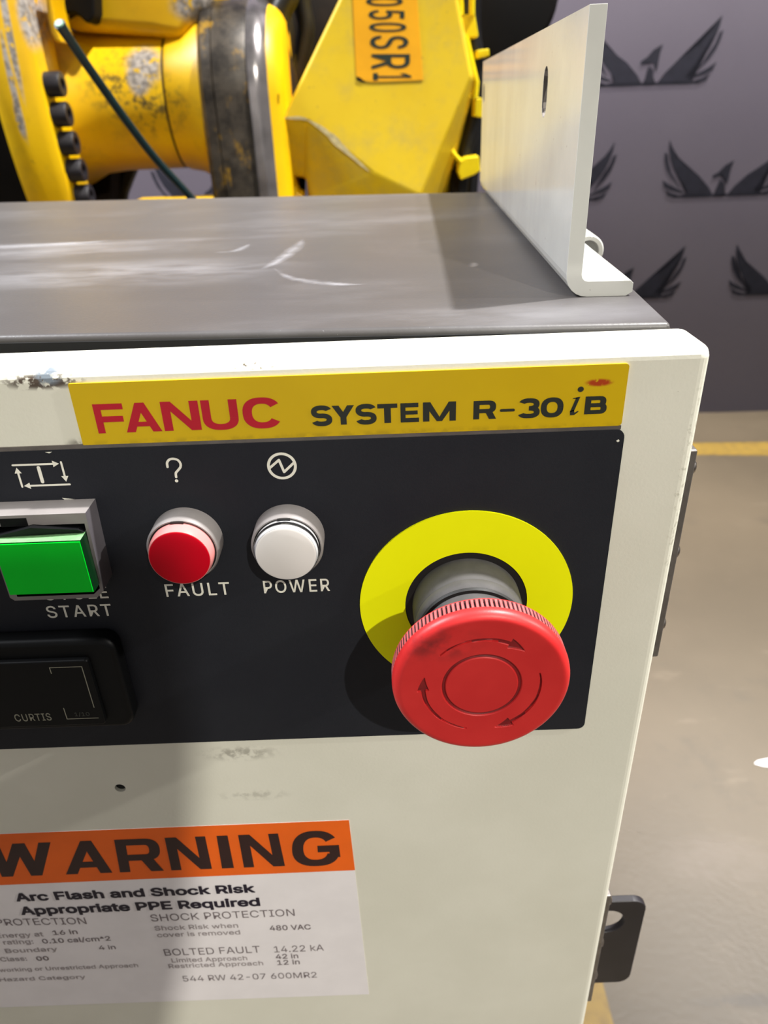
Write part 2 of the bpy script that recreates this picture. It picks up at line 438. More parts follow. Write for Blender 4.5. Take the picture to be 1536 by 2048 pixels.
# outlines of a plain grotesque alphabet: one row per letter, "letter advance | contour ; contour", thousandths of an em
FONT = """
-453|337,244 337,188 114,188 114,244
.188|95,-4 83,-3 73,1 63,9 55,18 51,29 50,41 51,53 55,64 63,73 73,81 83,85 95,87 107,85 118,81 128,73 135,64 140,53 141,41 140,29 135,18 128,9 118,1 107,-3
/249|235,533 71,-76 14,-76 178,533
0453|227,-7 191,-3 158,7 130,24 105,48 85,77 69,113 61,138 55,164 51,192 49,222 48,254 49,286 51,316 55,344 61,370 69,395 85,431 106,461 130,484 159,502 191,512 227,516 262,512 295,502 323,484 348,461 368,431 384,395 392,370 398,344 402,316 404,286 405,254 404,222 402,192 398,164 392,138 384,113 368,77 348,48 323,24 295,7 263,-3;227,50 250,52 271,60 290,74 306,92 320,116 330,144 338,176 342,213 344,254 342,295 338,332 330,365 320,393 306,416 290,435 271,449 250,457 227,460 203,457 182,449 163,435 147,416 134,393 123,365 115,332 111,295 109,254 111,213 115,176 123,144 134,116 147,92 163,74 182,60 203,52
1453|76,0 76,55 391,55 391,0;276,509 276,0 212,0 212,448 209,448 86,358 86,427 198,509
2453|64,0 64,47 234,229 252,248 268,266 282,282 294,298 303,312 311,327 316,341 319,356 320,371 319,389 315,405 308,419 298,431 287,441 273,449 258,455 241,458 224,460 205,458 188,454 172,447 159,438 148,427 139,413 132,398 128,381 127,362 66,362 68,391 75,418 86,442 102,464 121,482 143,496 168,507 196,513 225,516 254,513 281,507 306,497 328,482 346,465 361,445 372,423 379,398 381,372 380,354 377,336 371,318 363,299 351,280 336,259 317,235 294,209 267,180 153,60 153,57 389,57 389,0
3453|218,-7 188,-5 159,1 133,10 108,22 88,38 70,57 57,79 48,104 44,132 109,132 112,115 118,100 126,87 137,76 150,66 165,59 182,54 200,51 219,50 239,51 258,55 275,61 291,69 304,80 315,93 323,108 328,125 329,145 328,163 323,180 316,196 306,211 292,223 275,234 254,241 229,246 201,248 157,248 157,299 288,448 288,452 70,452 70,509 372,509 372,461 211,278 211,289 247,290 279,286 308,276 333,262 354,244 371,222 383,198 391,173 393,145 390,116 383,90 370,66 354,45 333,27 309,12 281,2 251,-5
4453|40,105 40,158 247,509 311,509 109,166 109,163 413,163 413,105;282,0 282,121 282,146 282,318 343,318 343,0
5453|221,-7 192,-5 165,1 140,11 118,25 99,41 83,60 71,82 63,105 60,130 122,130 125,115 130,102 138,89 148,78 160,68 173,60 188,54 204,51 221,50 241,51 259,56 276,64 291,75 304,89 314,104 322,122 326,141 328,162 326,183 321,203 314,221 303,237 290,251 275,262 257,270 238,275 218,277 201,276 184,273 167,268 152,262 139,255 128,246 67,253 96,509 366,509 366,452 151,452 134,301 136,301 148,311 162,318 178,325 194,330 212,333 229,334 252,332 274,328 294,321 313,311 330,299 345,285 358,269 370,251 379,231 386,210 390,187 391,163 388,132 381,102 369,76 352,52 332,32 309,15 282,3 253,-4
6453|226,-7 196,-4 168,3 142,15 119,31 100,51 84,74 73,101 66,130 64,162 65,187 71,212 80,239 93,268 112,302 137,340 252,509 322,509 151,261 145,261 151,270 157,279 165,288 174,295 184,302 196,307 208,311 221,313 235,314 265,312 291,305 316,295 337,280 355,262 370,240 380,215 387,187 389,157 387,127 379,98 368,73 352,50 333,30 310,14 284,3 257,-4;226,48 245,50 263,55 279,63 293,73 304,86 314,101 322,119 326,137 327,157 326,178 322,196 314,213 304,228 293,241 279,251 263,259 245,264 226,265 207,264 190,259 174,252 160,241 148,229 138,214 131,197 126,179 125,158 126,138 131,119 138,102 148,86 160,73 174,63 190,55 207,50
7453|97,0 323,448 323,452 62,452 62,509 391,509 391,449 165,0
8453|226,-7 193,-5 163,1 136,11 111,25 91,42 74,62 62,84 54,109 52,135 53,156 58,176 65,195 75,212 87,228 101,241 117,252 134,260 153,265 153,267 129,276 109,289 93,308 80,330 73,354 70,380 73,405 79,429 90,450 106,469 124,485 146,498 170,508 197,514 226,516 255,514 282,508 306,498 328,485 346,469 361,450 373,429 379,405 382,380 379,354 372,330 359,308 343,289 323,276 300,267 300,265 319,260 335,252 351,241 365,228 377,212 387,195 395,176 399,156 401,135 398,109 391,84 378,62 362,42 341,25 317,11 289,1 259,-5;226,49 248,50 267,54 285,60 300,69 313,79 323,91 331,106 335,121 337,139 335,157 330,173 322,189 312,202 298,213 283,223 265,230 247,234 226,235 206,234 187,230 169,223 154,213 140,202 130,189 122,173 117,157 115,139 117,121 121,106 129,91 139,79 152,69 167,60 185,54 205,50;226,290 244,291 260,294 274,300 287,308 298,318 307,330 314,344 318,359 319,376 318,392 314,407 308,420 299,432 288,442 275,449 260,455 244,459 226,460 208,459 192,455 177,449 164,442 153,432 145,420 138,407 134,392 133,376 134,359 138,344 145,330 154,318 165,308 178,300 193,294 209,291
9453|226,516 256,513 285,506 310,494 333,478 352,458 368,434 380,408 387,378 389,347 387,322 382,296 373,270 359,240 340,207 315,168 200,0 130,0 301,248 307,248 302,238 295,229 287,221 278,214 268,207 257,202 245,198 232,195 218,195 188,197 161,203 137,214 116,229 98,247 83,269 72,294 66,321 64,352 66,382 73,411 85,436 101,459 120,479 143,494 168,506 196,513;226,460 207,459 190,454 174,446 160,435 148,423 138,407 131,390 127,372 125,352 127,331 131,313 138,295 148,280 160,268 174,257 190,250 207,245 226,243 245,245 263,249 279,257 293,267 305,280 314,295 322,312 326,330 327,350 326,371 322,390 314,407 305,422 293,435 279,446 263,454 245,459
:188|95,-4 83,-3 73,1 63,9 55,18 51,29 50,41 51,53 55,64 63,73 73,81 83,85 95,87 107,85 118,81 128,73 135,64 140,53 141,41 140,29 135,18 128,9 118,1 107,-3;95,271 83,272 73,277 63,284 55,294 51,304 50,316 51,328 55,339 63,349 73,356 83,360 95,362 107,360 118,356 128,349 135,339 140,328 141,316 140,304 135,294 128,284 118,277 107,272
A480|16,0 201,509 276,509 463,0 395,0 287,302 280,323 272,346 264,372 255,402 244,438 232,478 245,478 233,437 222,402 213,371 204,345 197,322 191,302 85,0;110,142 110,199 370,199 370,142
B456|60,0 60,509 241,509 274,507 304,501 329,491 350,477 367,461 381,442 390,421 396,398 398,374 397,353 393,336 387,320 378,307 368,295 356,286 343,278 329,272 315,267 315,262 331,260 347,254 363,245 378,234 391,220 402,203 411,184 416,161 418,136 416,111 410,88 400,67 386,48 368,31 344,18 317,8 284,2 247,0;125,57 245,57 281,60 309,67 330,80 344,96 353,115 355,137 354,153 350,169 342,184 333,197 320,209 306,218 289,225 269,229 248,231 125,231;125,285 238,285 256,287 273,290 288,296 302,304 314,314 323,326 330,340 335,355 336,372 333,393 326,412 313,429 294,442 270,449 240,452 125,452
C510|267,-7 242,-6 217,-2 194,5 171,13 150,25 131,39 113,55 97,73 82,93 70,115 59,140 51,166 45,193 41,223 40,254 41,285 45,315 51,343 59,369 70,393 82,415 97,436 113,454 131,470 150,484 171,495 194,504 217,510 242,514 267,516 293,514 317,511 340,504 362,496 383,485 402,471 419,456 435,438 448,418 459,397 467,373 473,348 408,348 404,365 397,380 389,395 380,407 369,418 357,428 344,437 330,444 315,449 300,453 284,455 267,456 237,453 209,445 184,432 161,414 141,391 125,364 113,332 106,295 103,254 106,213 113,177 125,145 141,117 161,94 184,76 210,63 237,56 267,53 284,54 300,56 315,60 330,65 344,72 357,81 369,90 380,102 389,114 397,128 404,144 408,160 473,160 467,135 459,112 448,91 435,71 420,53 402,38 383,24 363,13 341,5 317,-2 293,-6
D502|219,0 96,0 96,57 215,57 254,60 288,68 318,81 343,99 363,122 379,149 390,181 397,216 399,255 397,294 390,329 379,361 364,388 344,410 320,428 291,441 258,449 221,452 93,452 93,509 225,509 254,507 281,504 307,498 331,489 353,478 385,455 412,426 433,391 444,367 451,342 457,315 460,286 462,255 460,224 457,195 451,168 443,142 433,119 421,97 406,77 390,60 371,44 351,31 328,20 303,11 277,5 249,1;125,509 125,0 60,0 60,509
E419|60,0 60,509 372,509 372,452 125,452 125,286 355,286 355,229 125,229 125,57 375,57 375,0
F410|60,0 60,509 369,509 369,452 125,452 125,278 346,278 346,221 125,221 125,0
G520|269,-7 242,-6 217,-2 193,5 171,14 149,25 130,39 112,55 96,73 82,93 69,116 59,140 51,166 45,194 41,223 40,254 41,285 45,315 51,343 59,369 69,393 82,415 96,436 112,454 129,470 149,484 170,495 192,504 215,510 239,514 265,516 291,514 316,510 340,504 363,494 384,483 403,469 421,453 436,436 449,416 460,395 468,373 474,349 408,349 402,365 395,379 387,393 378,406 368,417 356,427 344,436 330,443 315,448 300,453 283,455 265,456 236,453 209,445 183,432 160,414 141,392 125,364 113,332 106,295 103,254 106,213 113,177 125,145 141,117 161,95 184,76 210,63 238,56 269,53 296,55 322,61 345,71 365,85 382,102 396,123 407,147 413,173 415,202 434,199 283,199 283,256 478,256 478,200 475,160 466,124 451,91 431,62 406,38 377,19 344,5 308,-4
H517|60,0 60,509 125,509 125,289 392,289 392,509 457,509 457,0 392,0 392,232 125,232 125,0
I300|31,0 31,57 118,57 118,452 31,452 31,509 269,509 269,452 183,452 183,57 269,57 269,0
K467|104,145 104,216 116,231 128,246 139,261 151,275 162,289 174,303 187,317 199,331 212,344 364,509 448,509 231,276 228,276;60,0 60,509 125,509 125,334 124,225 125,193 125,0;372,0 188,259 228,309 449,0
L393|60,0 60,509 125,509 125,57 361,57 361,0
M628|60,0 60,509 152,509 277,187 280,179 284,170 287,159 291,147 295,135 299,123 303,110 307,97 311,84 315,71 319,60 322,49 307,49 318,83 322,95 326,108 330,121 334,134 338,146 342,158 346,169 349,179 352,187 476,509 568,509 568,0 504,0 504,291 504,302 504,314 504,327 505,340 505,354 505,369 506,413 506,428 507,443 507,457 513,457 508,441 503,425 498,409 492,393 487,378 482,363 477,348 472,335 467,322 463,310 459,300 456,291 342,0 286,0 170,291 167,300 163,310 159,321 155,333 150,347 145,361 140,376 134,392 129,408 124,424 118,441 112,457 119,457 119,444 120,430 120,416 120,401 121,386 121,372 122,328 122,315 122,302 122,291 122,0
N523|60,0 60,509 136,509 343,183 349,174 355,163 363,151 371,137 379,122 388,107 396,90 405,73 414,55 405,54 403,72 402,90 401,108 400,126 399,142 399,157 399,171 399,184 399,195 399,509 463,509 463,0 387,0 202,290 194,303 186,317 177,331 168,346 159,363 148,381 108,452 119,454 122,384 123,363 124,345 124,328 125,313 125,301 125,291 125,0
O533|267,-7 241,-6 217,-2 194,5 171,13 150,25 131,39 113,55 97,73 82,93 70,115 59,140 51,166 45,193 41,223 40,254 41,285 45,315 51,343 59,369 70,393 82,415 97,436 113,454 131,470 150,484 171,495 194,504 217,510 241,514 267,516 293,514 317,510 340,504 363,495 384,484 403,470 421,454 437,436 451,415 464,393 474,369 482,343 488,315 492,285 493,254 492,223 488,193 482,166 474,140 464,115 451,93 437,73 421,55 403,39 384,25 363,13 340,5 317,-2 293,-6;267,53 296,55 324,63 349,76 372,94 392,116 408,144 420,176 428,213 430,254 428,295 420,332 408,365 392,392 372,415 349,433 324,446 296,453 267,456 237,453 210,445 184,433 161,415 142,392 125,364 113,332 106,295 103,254 106,213 113,176 125,144 142,117 161,94 184,76 210,63 237,55
P445|60,0 60,509 235,509 272,506 305,499 332,487 356,471 375,452 390,430 400,404 407,377 409,348 407,318 400,291 390,265 375,243 356,223 332,207 305,195 272,188 235,186 109,186 109,242 233,242 257,244 279,248 297,256 312,266 324,279 333,294 339,310 343,328 344,348 343,367 339,385 333,402 324,416 312,428 297,439 279,446 257,451 232,452 125,452 125,0
R449|60,0 60,509 236,509 273,506 305,500 333,489 356,473 376,455 390,433 401,408 407,381 409,352 407,323 401,296 390,271 376,250 356,232 333,217 305,206 273,200 236,198 96,198 96,255 234,255 258,256 280,260 298,267 313,276 325,287 334,300 340,316 344,333 345,352 344,371 340,389 334,405 325,419 313,430 298,440 279,446 258,451 233,452 125,452 125,0;353,0 230,229 303,229 428,0
S447|224,-9 188,-7 156,-1 128,9 102,23 81,40 64,60 51,83 42,109 38,137 104,137 108,118 114,102 123,88 136,76 150,66 166,59 185,53 204,50 224,49 246,50 267,54 286,60 303,69 317,79 329,92 338,106 344,122 346,139 344,154 340,168 332,179 322,189 310,197 296,205 280,211 263,217 245,222 184,239 145,253 112,269 86,289 67,313 56,341 52,372 54,400 62,425 75,448 92,468 113,484 138,498 165,508 195,514 227,516 259,514 289,508 316,498 340,484 360,468 377,449 390,427 398,403 401,378 337,378 332,402 320,421 302,437 280,449 254,456 225,459 204,457 185,454 167,448 152,440 139,430 129,418 121,405 117,391 115,376 117,359 122,345 131,334 142,324 155,315 169,308 184,302 198,297 212,293 264,279 279,275 295,270 312,264 328,256 344,248 359,238 372,226 384,213 395,198 402,180 407,161 408,139 406,112 399,87 386,64 370,43 349,25 323,11 294,0 261,-7
T449|32,452 32,509 417,509 417,452 257,452 257,0 193,0 193,452
U517|259,-8 220,-6 186,2 154,15 126,33 103,55 85,80 71,108 63,140 60,173 60,509 124,509 124,178 126,155 132,133 141,113 153,95 169,80 187,68 208,59 232,53 259,52 285,53 309,59 331,68 349,80 364,95 377,113 385,133 391,155 393,178 393,509 457,509 457,173 454,140 446,108 433,80 414,55 391,33 363,15 332,2 297,-6
V480|204,0 16,509 84,509 192,206 199,187 207,164 215,137 225,106 236,71 248,31 235,31 247,71 257,107 267,138 276,165 283,187 290,206 395,509 463,509 278,0
W686|155,0 16,509 82,509 163,196 167,179 172,162 175,145 179,128 183,111 187,94 190,76 194,58 197,40 189,40 193,58 196,76 200,94 203,111 207,128 211,145 215,162 220,179 224,196 306,509 380,509 462,196 466,179 470,162 474,145 478,128 482,111 486,94 490,76 494,58 497,40 488,40 492,58 495,76 499,94 503,111 506,128 510,145 515,162 519,179 523,196 603,509 670,509 530,0 455,0 368,323 362,345 357,368 351,391 346,417 341,445 336,475 350,475 345,446 340,420 335,395 330,371 324,347 318,323 230,0
Y472|203,0 203,208 16,509 91,509 192,344 203,327 213,309 222,292 231,274 240,254 250,230 224,230 233,254 242,275 251,293 260,310 270,327 280,344 381,509 455,509 268,208 268,0
^327|154,464 172,464 172,439 154,439;27,278 129,493 197,493 300,278 240,278 161,449 166,449 88,278
a389|160,-9 137,-7 115,-3 94,5 76,15 60,29 48,45 38,63 32,84 30,108 32,128 36,146 43,161 53,174 64,184 78,193 92,200 108,206 125,211 143,214 161,217 178,220 200,223 218,225 234,227 247,229 257,231 265,235 271,240 274,246 276,255 276,257 275,272 272,285 267,297 260,307 251,315 240,322 227,327 212,330 196,331 178,330 163,327 149,322 137,316 127,309 118,301 110,292 104,283 100,274 41,291 51,313 64,331 79,346 95,358 114,368 133,375 153,380 173,383 194,384 208,384 223,382 239,379 255,375 271,369 286,360 300,350 312,336 322,320 330,301 335,278 337,251 337,0 277,0 277,52 272,52 267,43 260,34 252,25 242,16 229,8 215,1 199,-4 181,-7;170,45 192,47 211,51 228,59 242,68 254,80 263,93 270,108 274,122 276,138 276,190 272,187 267,184 259,182 251,180 241,178 231,176 221,174 210,173 200,171 191,170 182,169 175,168 161,166 147,163 134,159 122,153 112,147 103,139 97,130 93,118 92,105 93,93 96,82 102,72 109,64 119,57 130,52 142,48 156,46
c396|207,-8 174,-5 144,3 117,16 93,35 72,58 56,85 44,116 37,150 34,187 37,225 44,260 56,291 72,318 93,341 117,360 144,374 174,382 207,384 226,384 243,381 260,377 276,371 291,364 305,356 318,346 330,335 340,322 349,308 356,293 362,277 303,262 300,272 295,281 290,289 284,297 278,304 270,311 261,316 252,321 242,325 231,328 220,329 207,330 184,328 163,321 145,310 130,296 118,278 108,258 102,236 98,212 96,187 98,163 102,139 108,117 118,97 130,80 145,66 163,55 184,49 207,46 220,47 232,49 243,52 253,55 262,60 271,66 279,73 285,80 292,89 297,98 301,107 304,117 363,102 357,86 350,70 341,56 331,43 319,32 306,21 292,12 277,5 261,-1 244,-5 226,-7
d424|195,-8 165,-6 137,3 111,16 89,34 70,57 55,84 43,116 36,151 34,189 36,227 43,261 55,293 70,320 89,342 112,361 137,374 165,382 196,384 218,383 237,379 253,373 267,364 278,355 287,346 295,336 301,327 306,319 311,319 311,509 372,509 372,0 313,0 313,59 307,59 301,50 295,41 287,31 277,21 266,12 252,4 236,-3 217,-7;205,47 226,49 246,55 263,65 278,78 290,95 299,115 306,138 310,162 312,189 310,216 306,241 300,263 290,282 278,299 263,312 246,322 227,328 205,330 182,328 162,322 145,311 130,298 118,281 108,261 102,239 98,215 96,189 98,163 102,139 109,117 118,97 130,80 145,66 162,55 182,49
e404|212,-8 177,-5 145,3 117,16 92,35 72,58 56,85 44,116 37,150 34,187 36,224 44,258 55,290 71,317 91,340 115,359 142,373 172,382 205,384 226,383 246,380 266,374 285,366 303,355 319,341 334,324 347,305 357,282 365,256 370,227 371,194 371,169 75,169 75,221 338,221 310,202 308,226 304,248 298,269 288,286 277,301 263,314 246,323 227,328 205,330 183,328 164,323 146,313 131,301 119,286 109,270 102,251 97,231 96,211 96,178 98,151 102,127 110,106 121,88 135,73 151,61 169,53 190,48 212,46 227,47 241,49 254,53 265,58 276,65 285,73 294,82 300,93 306,105 365,91 358,72 348,55 335,39 320,26 302,14 283,4 261,-3 237,-7
g425|207,-151 180,-149 156,-146 134,-140 114,-132 97,-122 82,-110 70,-97 59,-84 51,-69 101,-41 107,-49 114,-57 122,-66 131,-74 142,-82 154,-88 169,-93 187,-96 207,-97 236,-95 261,-87 282,-75 298,-58 308,-34 311,-6 311,68 306,68 301,60 294,51 287,41 277,32 266,23 252,16 236,10 217,6 195,5 165,7 138,14 113,27 90,43 71,65 55,90 43,120 36,154 34,191 36,229 43,263 55,293 71,320 90,342 112,361 138,374 166,382 196,384 218,383 237,379 253,373 267,365 279,356 288,346 296,336 302,327 308,319 313,319 313,379 372,379 372,-9 370,-40 363,-67 350,-90 334,-109 314,-124 291,-136 265,-144 237,-149;205,59 227,61 246,66 264,75 278,87 290,103 300,121 307,142 311,166 312,193 311,219 307,242 300,264 291,283 279,299 264,312 247,322 227,328 205,330 182,328 163,322 145,312 130,298 118,282 109,262 102,241 98,218 96,193 98,167 102,144 109,123 118,104 131,88 145,76 163,66 183,61
h410|114,227 114,0 53,0 53,509 114,509 114,287 102,287 116,319 132,344 152,362 175,374 200,382 227,384 252,383 275,377 295,369 313,356 328,340 341,321 350,298 355,271 357,240 357,0 296,0 296,235 293,263 286,286 273,304 256,318 235,326 210,329 192,328 176,324 161,317 147,308 136,297 126,283 119,266 115,248
i167|53,0 53,379 114,379 114,0;84,443 73,444 63,448 54,455 47,463 43,472 41,483 43,494 47,504 54,512 63,518 73,522 84,524 95,522 105,518 114,512 121,504 125,494 126,483 125,472 121,463 114,455 105,448 95,444
k381|110,137 110,212 121,212 284,379 360,379 184,199 177,199;53,0 53,509 114,509 114,0;294,0 148,186 191,229 372,0
l189|139,-2 112,0 91,8 74,20 62,37 55,59 53,84 53,509 114,509 114,99 114,83 117,71 120,62 126,57 135,53 146,52 152,52 157,52 160,53 164,53 167,54 170,54 181,3 175,1 169,0 162,-1 154,-2 147,-2
m610|53,0 53,379 112,379 112,295 108,295 114,314 122,331 132,346 144,358 158,368 172,376 187,382 203,385 219,386 245,383 268,375 287,361 303,342 314,320 321,295 312,295 318,312 326,329 337,343 350,356 364,366 381,375 398,381 417,385 437,386 458,385 478,380 497,372 514,361 529,346 541,328 550,307 555,283 557,255 557,0 496,0 496,254 493,279 485,298 473,313 456,323 438,329 419,330 402,329 387,326 374,320 363,312 353,302 345,290 340,277 336,263 335,247 335,0 274,0 274,260 272,280 265,297 253,311 238,322 220,328 199,330 185,329 171,326 158,320 145,312 135,302 126,289 119,274 115,257 114,238 114,0
n410|114,227 114,0 53,0 53,379 112,379 112,287 102,287 116,319 132,344 152,362 175,374 200,382 227,384 252,383 275,377 295,369 313,356 328,340 341,321 350,298 355,271 357,240 357,0 296,0 296,235 293,263 286,286 273,304 256,318 235,326 210,329 192,328 176,324 161,317 147,308 136,297 126,283 119,266 115,248
o415|207,-8 174,-5 144,3 117,16 93,35 72,58 56,85 44,116 37,150 34,187 37,225 44,260 56,291 72,318 93,341 117,360 144,374 174,382 207,384 241,382 271,374 299,360 323,341 343,318 359,291 371,260 379,225 381,187 379,150 371,116 359,85 343,58 323,35 299,16 271,3 241,-5;207,46 231,49 252,55 270,66 285,80 298,97 307,117 314,139 318,163 319,187 318,212 314,236 307,258 298,278 285,296 270,310 252,321 231,328 207,330 184,328 163,321 145,310 130,296 118,278 108,258 102,236 98,212 96,187 98,163 102,139 108,117 118,97 130,80 145,66 163,55 184,49
p424|53,-143 53,379 112,379 112,319 118,319 123,327 130,336 137,346 147,355 158,364 171,373 188,379 207,383 229,384 259,382 287,374 313,361 335,342 354,320 370,293 381,261 388,227 390,189 388,151 381,116 370,84 355,57 336,34 313,16 288,3 260,-6 229,-8 208,-7 189,-3 173,4 159,12 147,21 138,31 130,41 124,50 118,59 114,59 114,-143;220,47 242,49 262,55 279,66 294,80 306,97 316,117 323,139 327,163 328,189 327,215 323,239 316,261 307,281 295,298 280,311 262,322 243,328 220,330 198,328 178,322 161,312 147,299 134,282 125,263 118,241 114,216 113,189 114,162 118,138 125,115 135,95 147,78 162,65 179,55 198,49
q424|372,-143 311,-143 311,59 306,59 301,50 295,41 287,31 277,21 266,12 252,4 236,-3 217,-7 195,-8 165,-6 137,3 111,16 89,34 70,57 55,84 43,116 36,151 34,189 36,227 43,261 55,293 70,320 89,342 112,361 137,374 165,382 196,384 218,383 237,379 253,373 267,364 278,355 287,346 295,336 301,327 307,319 313,319 313,379 372,379;205,47 226,49 246,55 263,65 278,78 290,95 299,115 306,138 310,162 312,189 310,216 306,241 300,263 290,282 278,299 263,312 246,322 227,328 205,330 182,328 162,322 145,311 130,298 118,281 108,261 102,239 98,215 96,189 98,163 102,139 109,117 118,97 130,80 145,66 162,55 182,49
r259|53,0 53,379 112,379 112,321 115,321 124,339 137,354 152,367 171,377 191,383 213,385 218,385 223,385 229,384 235,384 240,384 243,384 243,322 241,323 236,324 230,324 223,325 215,326 207,326 190,324 174,321 159,315 146,306 135,296 126,284 119,269 115,254 114,237 114,0
s365|182,-8 157,-7 133,-3 112,3 93,12 76,24 62,38 50,54 41,73 36,94 94,107 101,87 111,72 124,60 141,52 160,47 181,45 206,47 227,53 244,62 258,74 265,88 268,103 266,115 262,126 254,136 243,144 229,150 212,155 149,170 118,180 92,192 72,208 58,227 50,249 47,274 49,295 55,314 65,332 79,347 95,360 115,370 137,378 161,383 187,384 212,383 234,379 254,372 271,363 286,352 299,339 309,324 318,308 324,290 268,277 262,291 254,304 243,316 228,325 210,331 187,333 166,331 147,326 131,317 119,305 111,292 109,277 110,264 115,253 124,243 136,235 152,229 172,223 229,209 261,200 287,187 306,171 320,153 328,131 331,107 329,85 323,65 312,47 298,31 281,18 260,6 236,-2 210,-7
t227|204,379 204,327 6,327 6,379;65,471 126,471 126,98 127,83 130,70 136,61 144,55 156,51 170,50 175,50 180,50 185,51 191,52 197,53 202,54 213,2 207,0 200,-2 192,-3 184,-3 176,-4 168,-4 138,-1 113,7 92,21 77,41 68,64 65,93
u410|182,-5 158,-3 135,2 115,11 97,23 82,39 69,59 60,82 54,109 53,139 53,379 114,379 114,144 116,117 124,94 137,75 154,61 175,53 200,50 218,51 234,55 249,62 263,71 274,83 283,97 290,113 295,132 296,153 296,379 357,379 357,0 298,0 298,92 307,92 294,60 277,35 257,17 234,5 209,-3
v389|163,0 17,379 84,379 165,155 173,132 180,110 187,87 193,64 199,42 206,21 184,21 191,42 197,64 203,87 209,110 216,132 224,155 305,379 371,379 226,0
w567|138,0 23,379 87,379 133,214 140,190 147,164 154,137 161,107 168,75 175,41 165,41 172,74 179,105 186,135 192,163 199,189 206,214 252,379 316,379 362,214 368,189 375,163 382,136 388,106 395,75 402,41 391,41 399,75 406,106 413,135 420,163 427,189 434,214 480,379 545,379 429,0 368,0 319,172 314,189 309,207 305,225 300,243 295,262 291,280 286,299 281,318 277,338 291,338 286,319 281,299 277,280 272,262 267,243 263,225 258,207 253,189 248,172 199,0
y389|47,-139 61,-86 71,-87 83,-89 94,-90 104,-89 113,-86 122,-81 130,-74 138,-64 145,-51 151,-36 163,-1 17,379 84,379 165,155 173,132 180,109 187,87 193,64 199,42 206,21 184,21 190,42 196,64 202,87 209,110 216,132 224,155 305,379 371,379 204,-58 196,-77 187,-93 177,-107 165,-119 153,-128 139,-136 125,-141 109,-144 91,-145 82,-145 73,-144 65,-143 57,-142 52,-140
z380|42,0 42,46 254,320 254,323 48,323 48,379 333,379 333,331 126,60 126,56 339,56 339,0
"""
GL = {}
for row in FONT.strip().split('\n'):
    hd, body = row[1:].split('|')
    GL[row[0]] = (int(hd) / 1000.0, [[tuple(int(q) / 1000.0 for q in p.split(',')) for p in c.split(' ')] for c in body.split(';')])
GL[' '] = (0.188, [])
def area(c): return sum(a[0] * b[1] - b[0] * a[1] for a, b in zip(c, c[1:] + c[:1])) / 2
def inside(p, c):
    r_ = False
    for a, b in zip(c, c[1:] + c[:1]):
        if (a[1] > p[1]) != (b[1] > p[1]) and p[0] < (b[0] - a[0]) * (p[1] - a[1]) / (b[1] - a[1]) + a[0]: r_ = not r_
    return r_
GCACHE = {}
def fill_letter(ch):
    if ch in GCACHE: return GCACHE[ch]
    cs = GL[ch][1]; V, P = [], []
    if cs:
        sg = area(max(cs, key=lambda c: abs(area(c)))) > 0
        outs = [c for c in cs if (area(c) > 0) == sg]; holes = [c for c in cs if (area(c) > 0) != sg]
        for oc in outs:
            grp = [oc] + [h for h in holes if inside(h[0], oc)]
            cu = bpy.data.curves.new('t', 'CURVE'); cu.dimensions = '2D'; cu.fill_mode = 'BOTH'
            for c in grp:
                sp = cu.splines.new('POLY'); sp.points.add(len(c) - 1)
                for q, p in zip(sp.points, c): q.co = (p[0], p[1], 0, 1)
                sp.use_cyclic_u = True
            o = bpy.data.objects.new('t', cu); COL.objects.link(o); bpy.context.view_layer.update()
            me = bpy.data.meshes.new_from_object(o.evaluated_get(bpy.context.evaluated_depsgraph_get()))
            k = len(V); V += [Vector((v.co.x, v.co.y)) for v in me.vertices]; P += [tuple(i + k for i in p.vertices) for p in me.polygons]
            bpy.data.objects.remove(o, do_unlink=True); bpy.data.curves.remove(cu); bpy.data.meshes.remove(me)
    GCACHE[ch] = (V, P); return GCACHE[ch]
def glyphs(s, bold=0.0, spacing=1.0):
    """flat outline of a text in its own units -> (verts, faces); bold thickens every outline by that many em"""
    V, P, x = [], [], 0.0
    for ch in s:
        v, p = fill_letter(ch); k = len(V)
        V += [Vector((q.x + x, q.y)) for q in v]; P += [tuple(i + k for i in f_) for f_ in p]
        if bold > 0:
            for c in GL[ch][1]:
                for a, b in zip(c, c[1:] + c[:1]):
                    dx, dy = b[0] - a[0], b[1] - a[1]; l = math.hypot(dx, dy) or 1e-9; nx, ny = -dy / l * bold, dx / l * bold
                    ex, ey = dx / l * bold * 0.6, dy / l * bold * 0.6
                    k = len(V)
                    V += [Vector((a[0] + nx - ex + x, a[1] + ny - ey)), Vector((b[0] + nx + ex + x, b[1] + ny + ey)), Vector((b[0] - nx + ex + x, b[1] - ny + ey)), Vector((a[0] - nx - ex + x, a[1] - ny - ey))]
                    P.append((k, k + 1, k + 2, k + 3))
        x += GL[ch][0] * spacing
    return V, P
CAP = 0.509
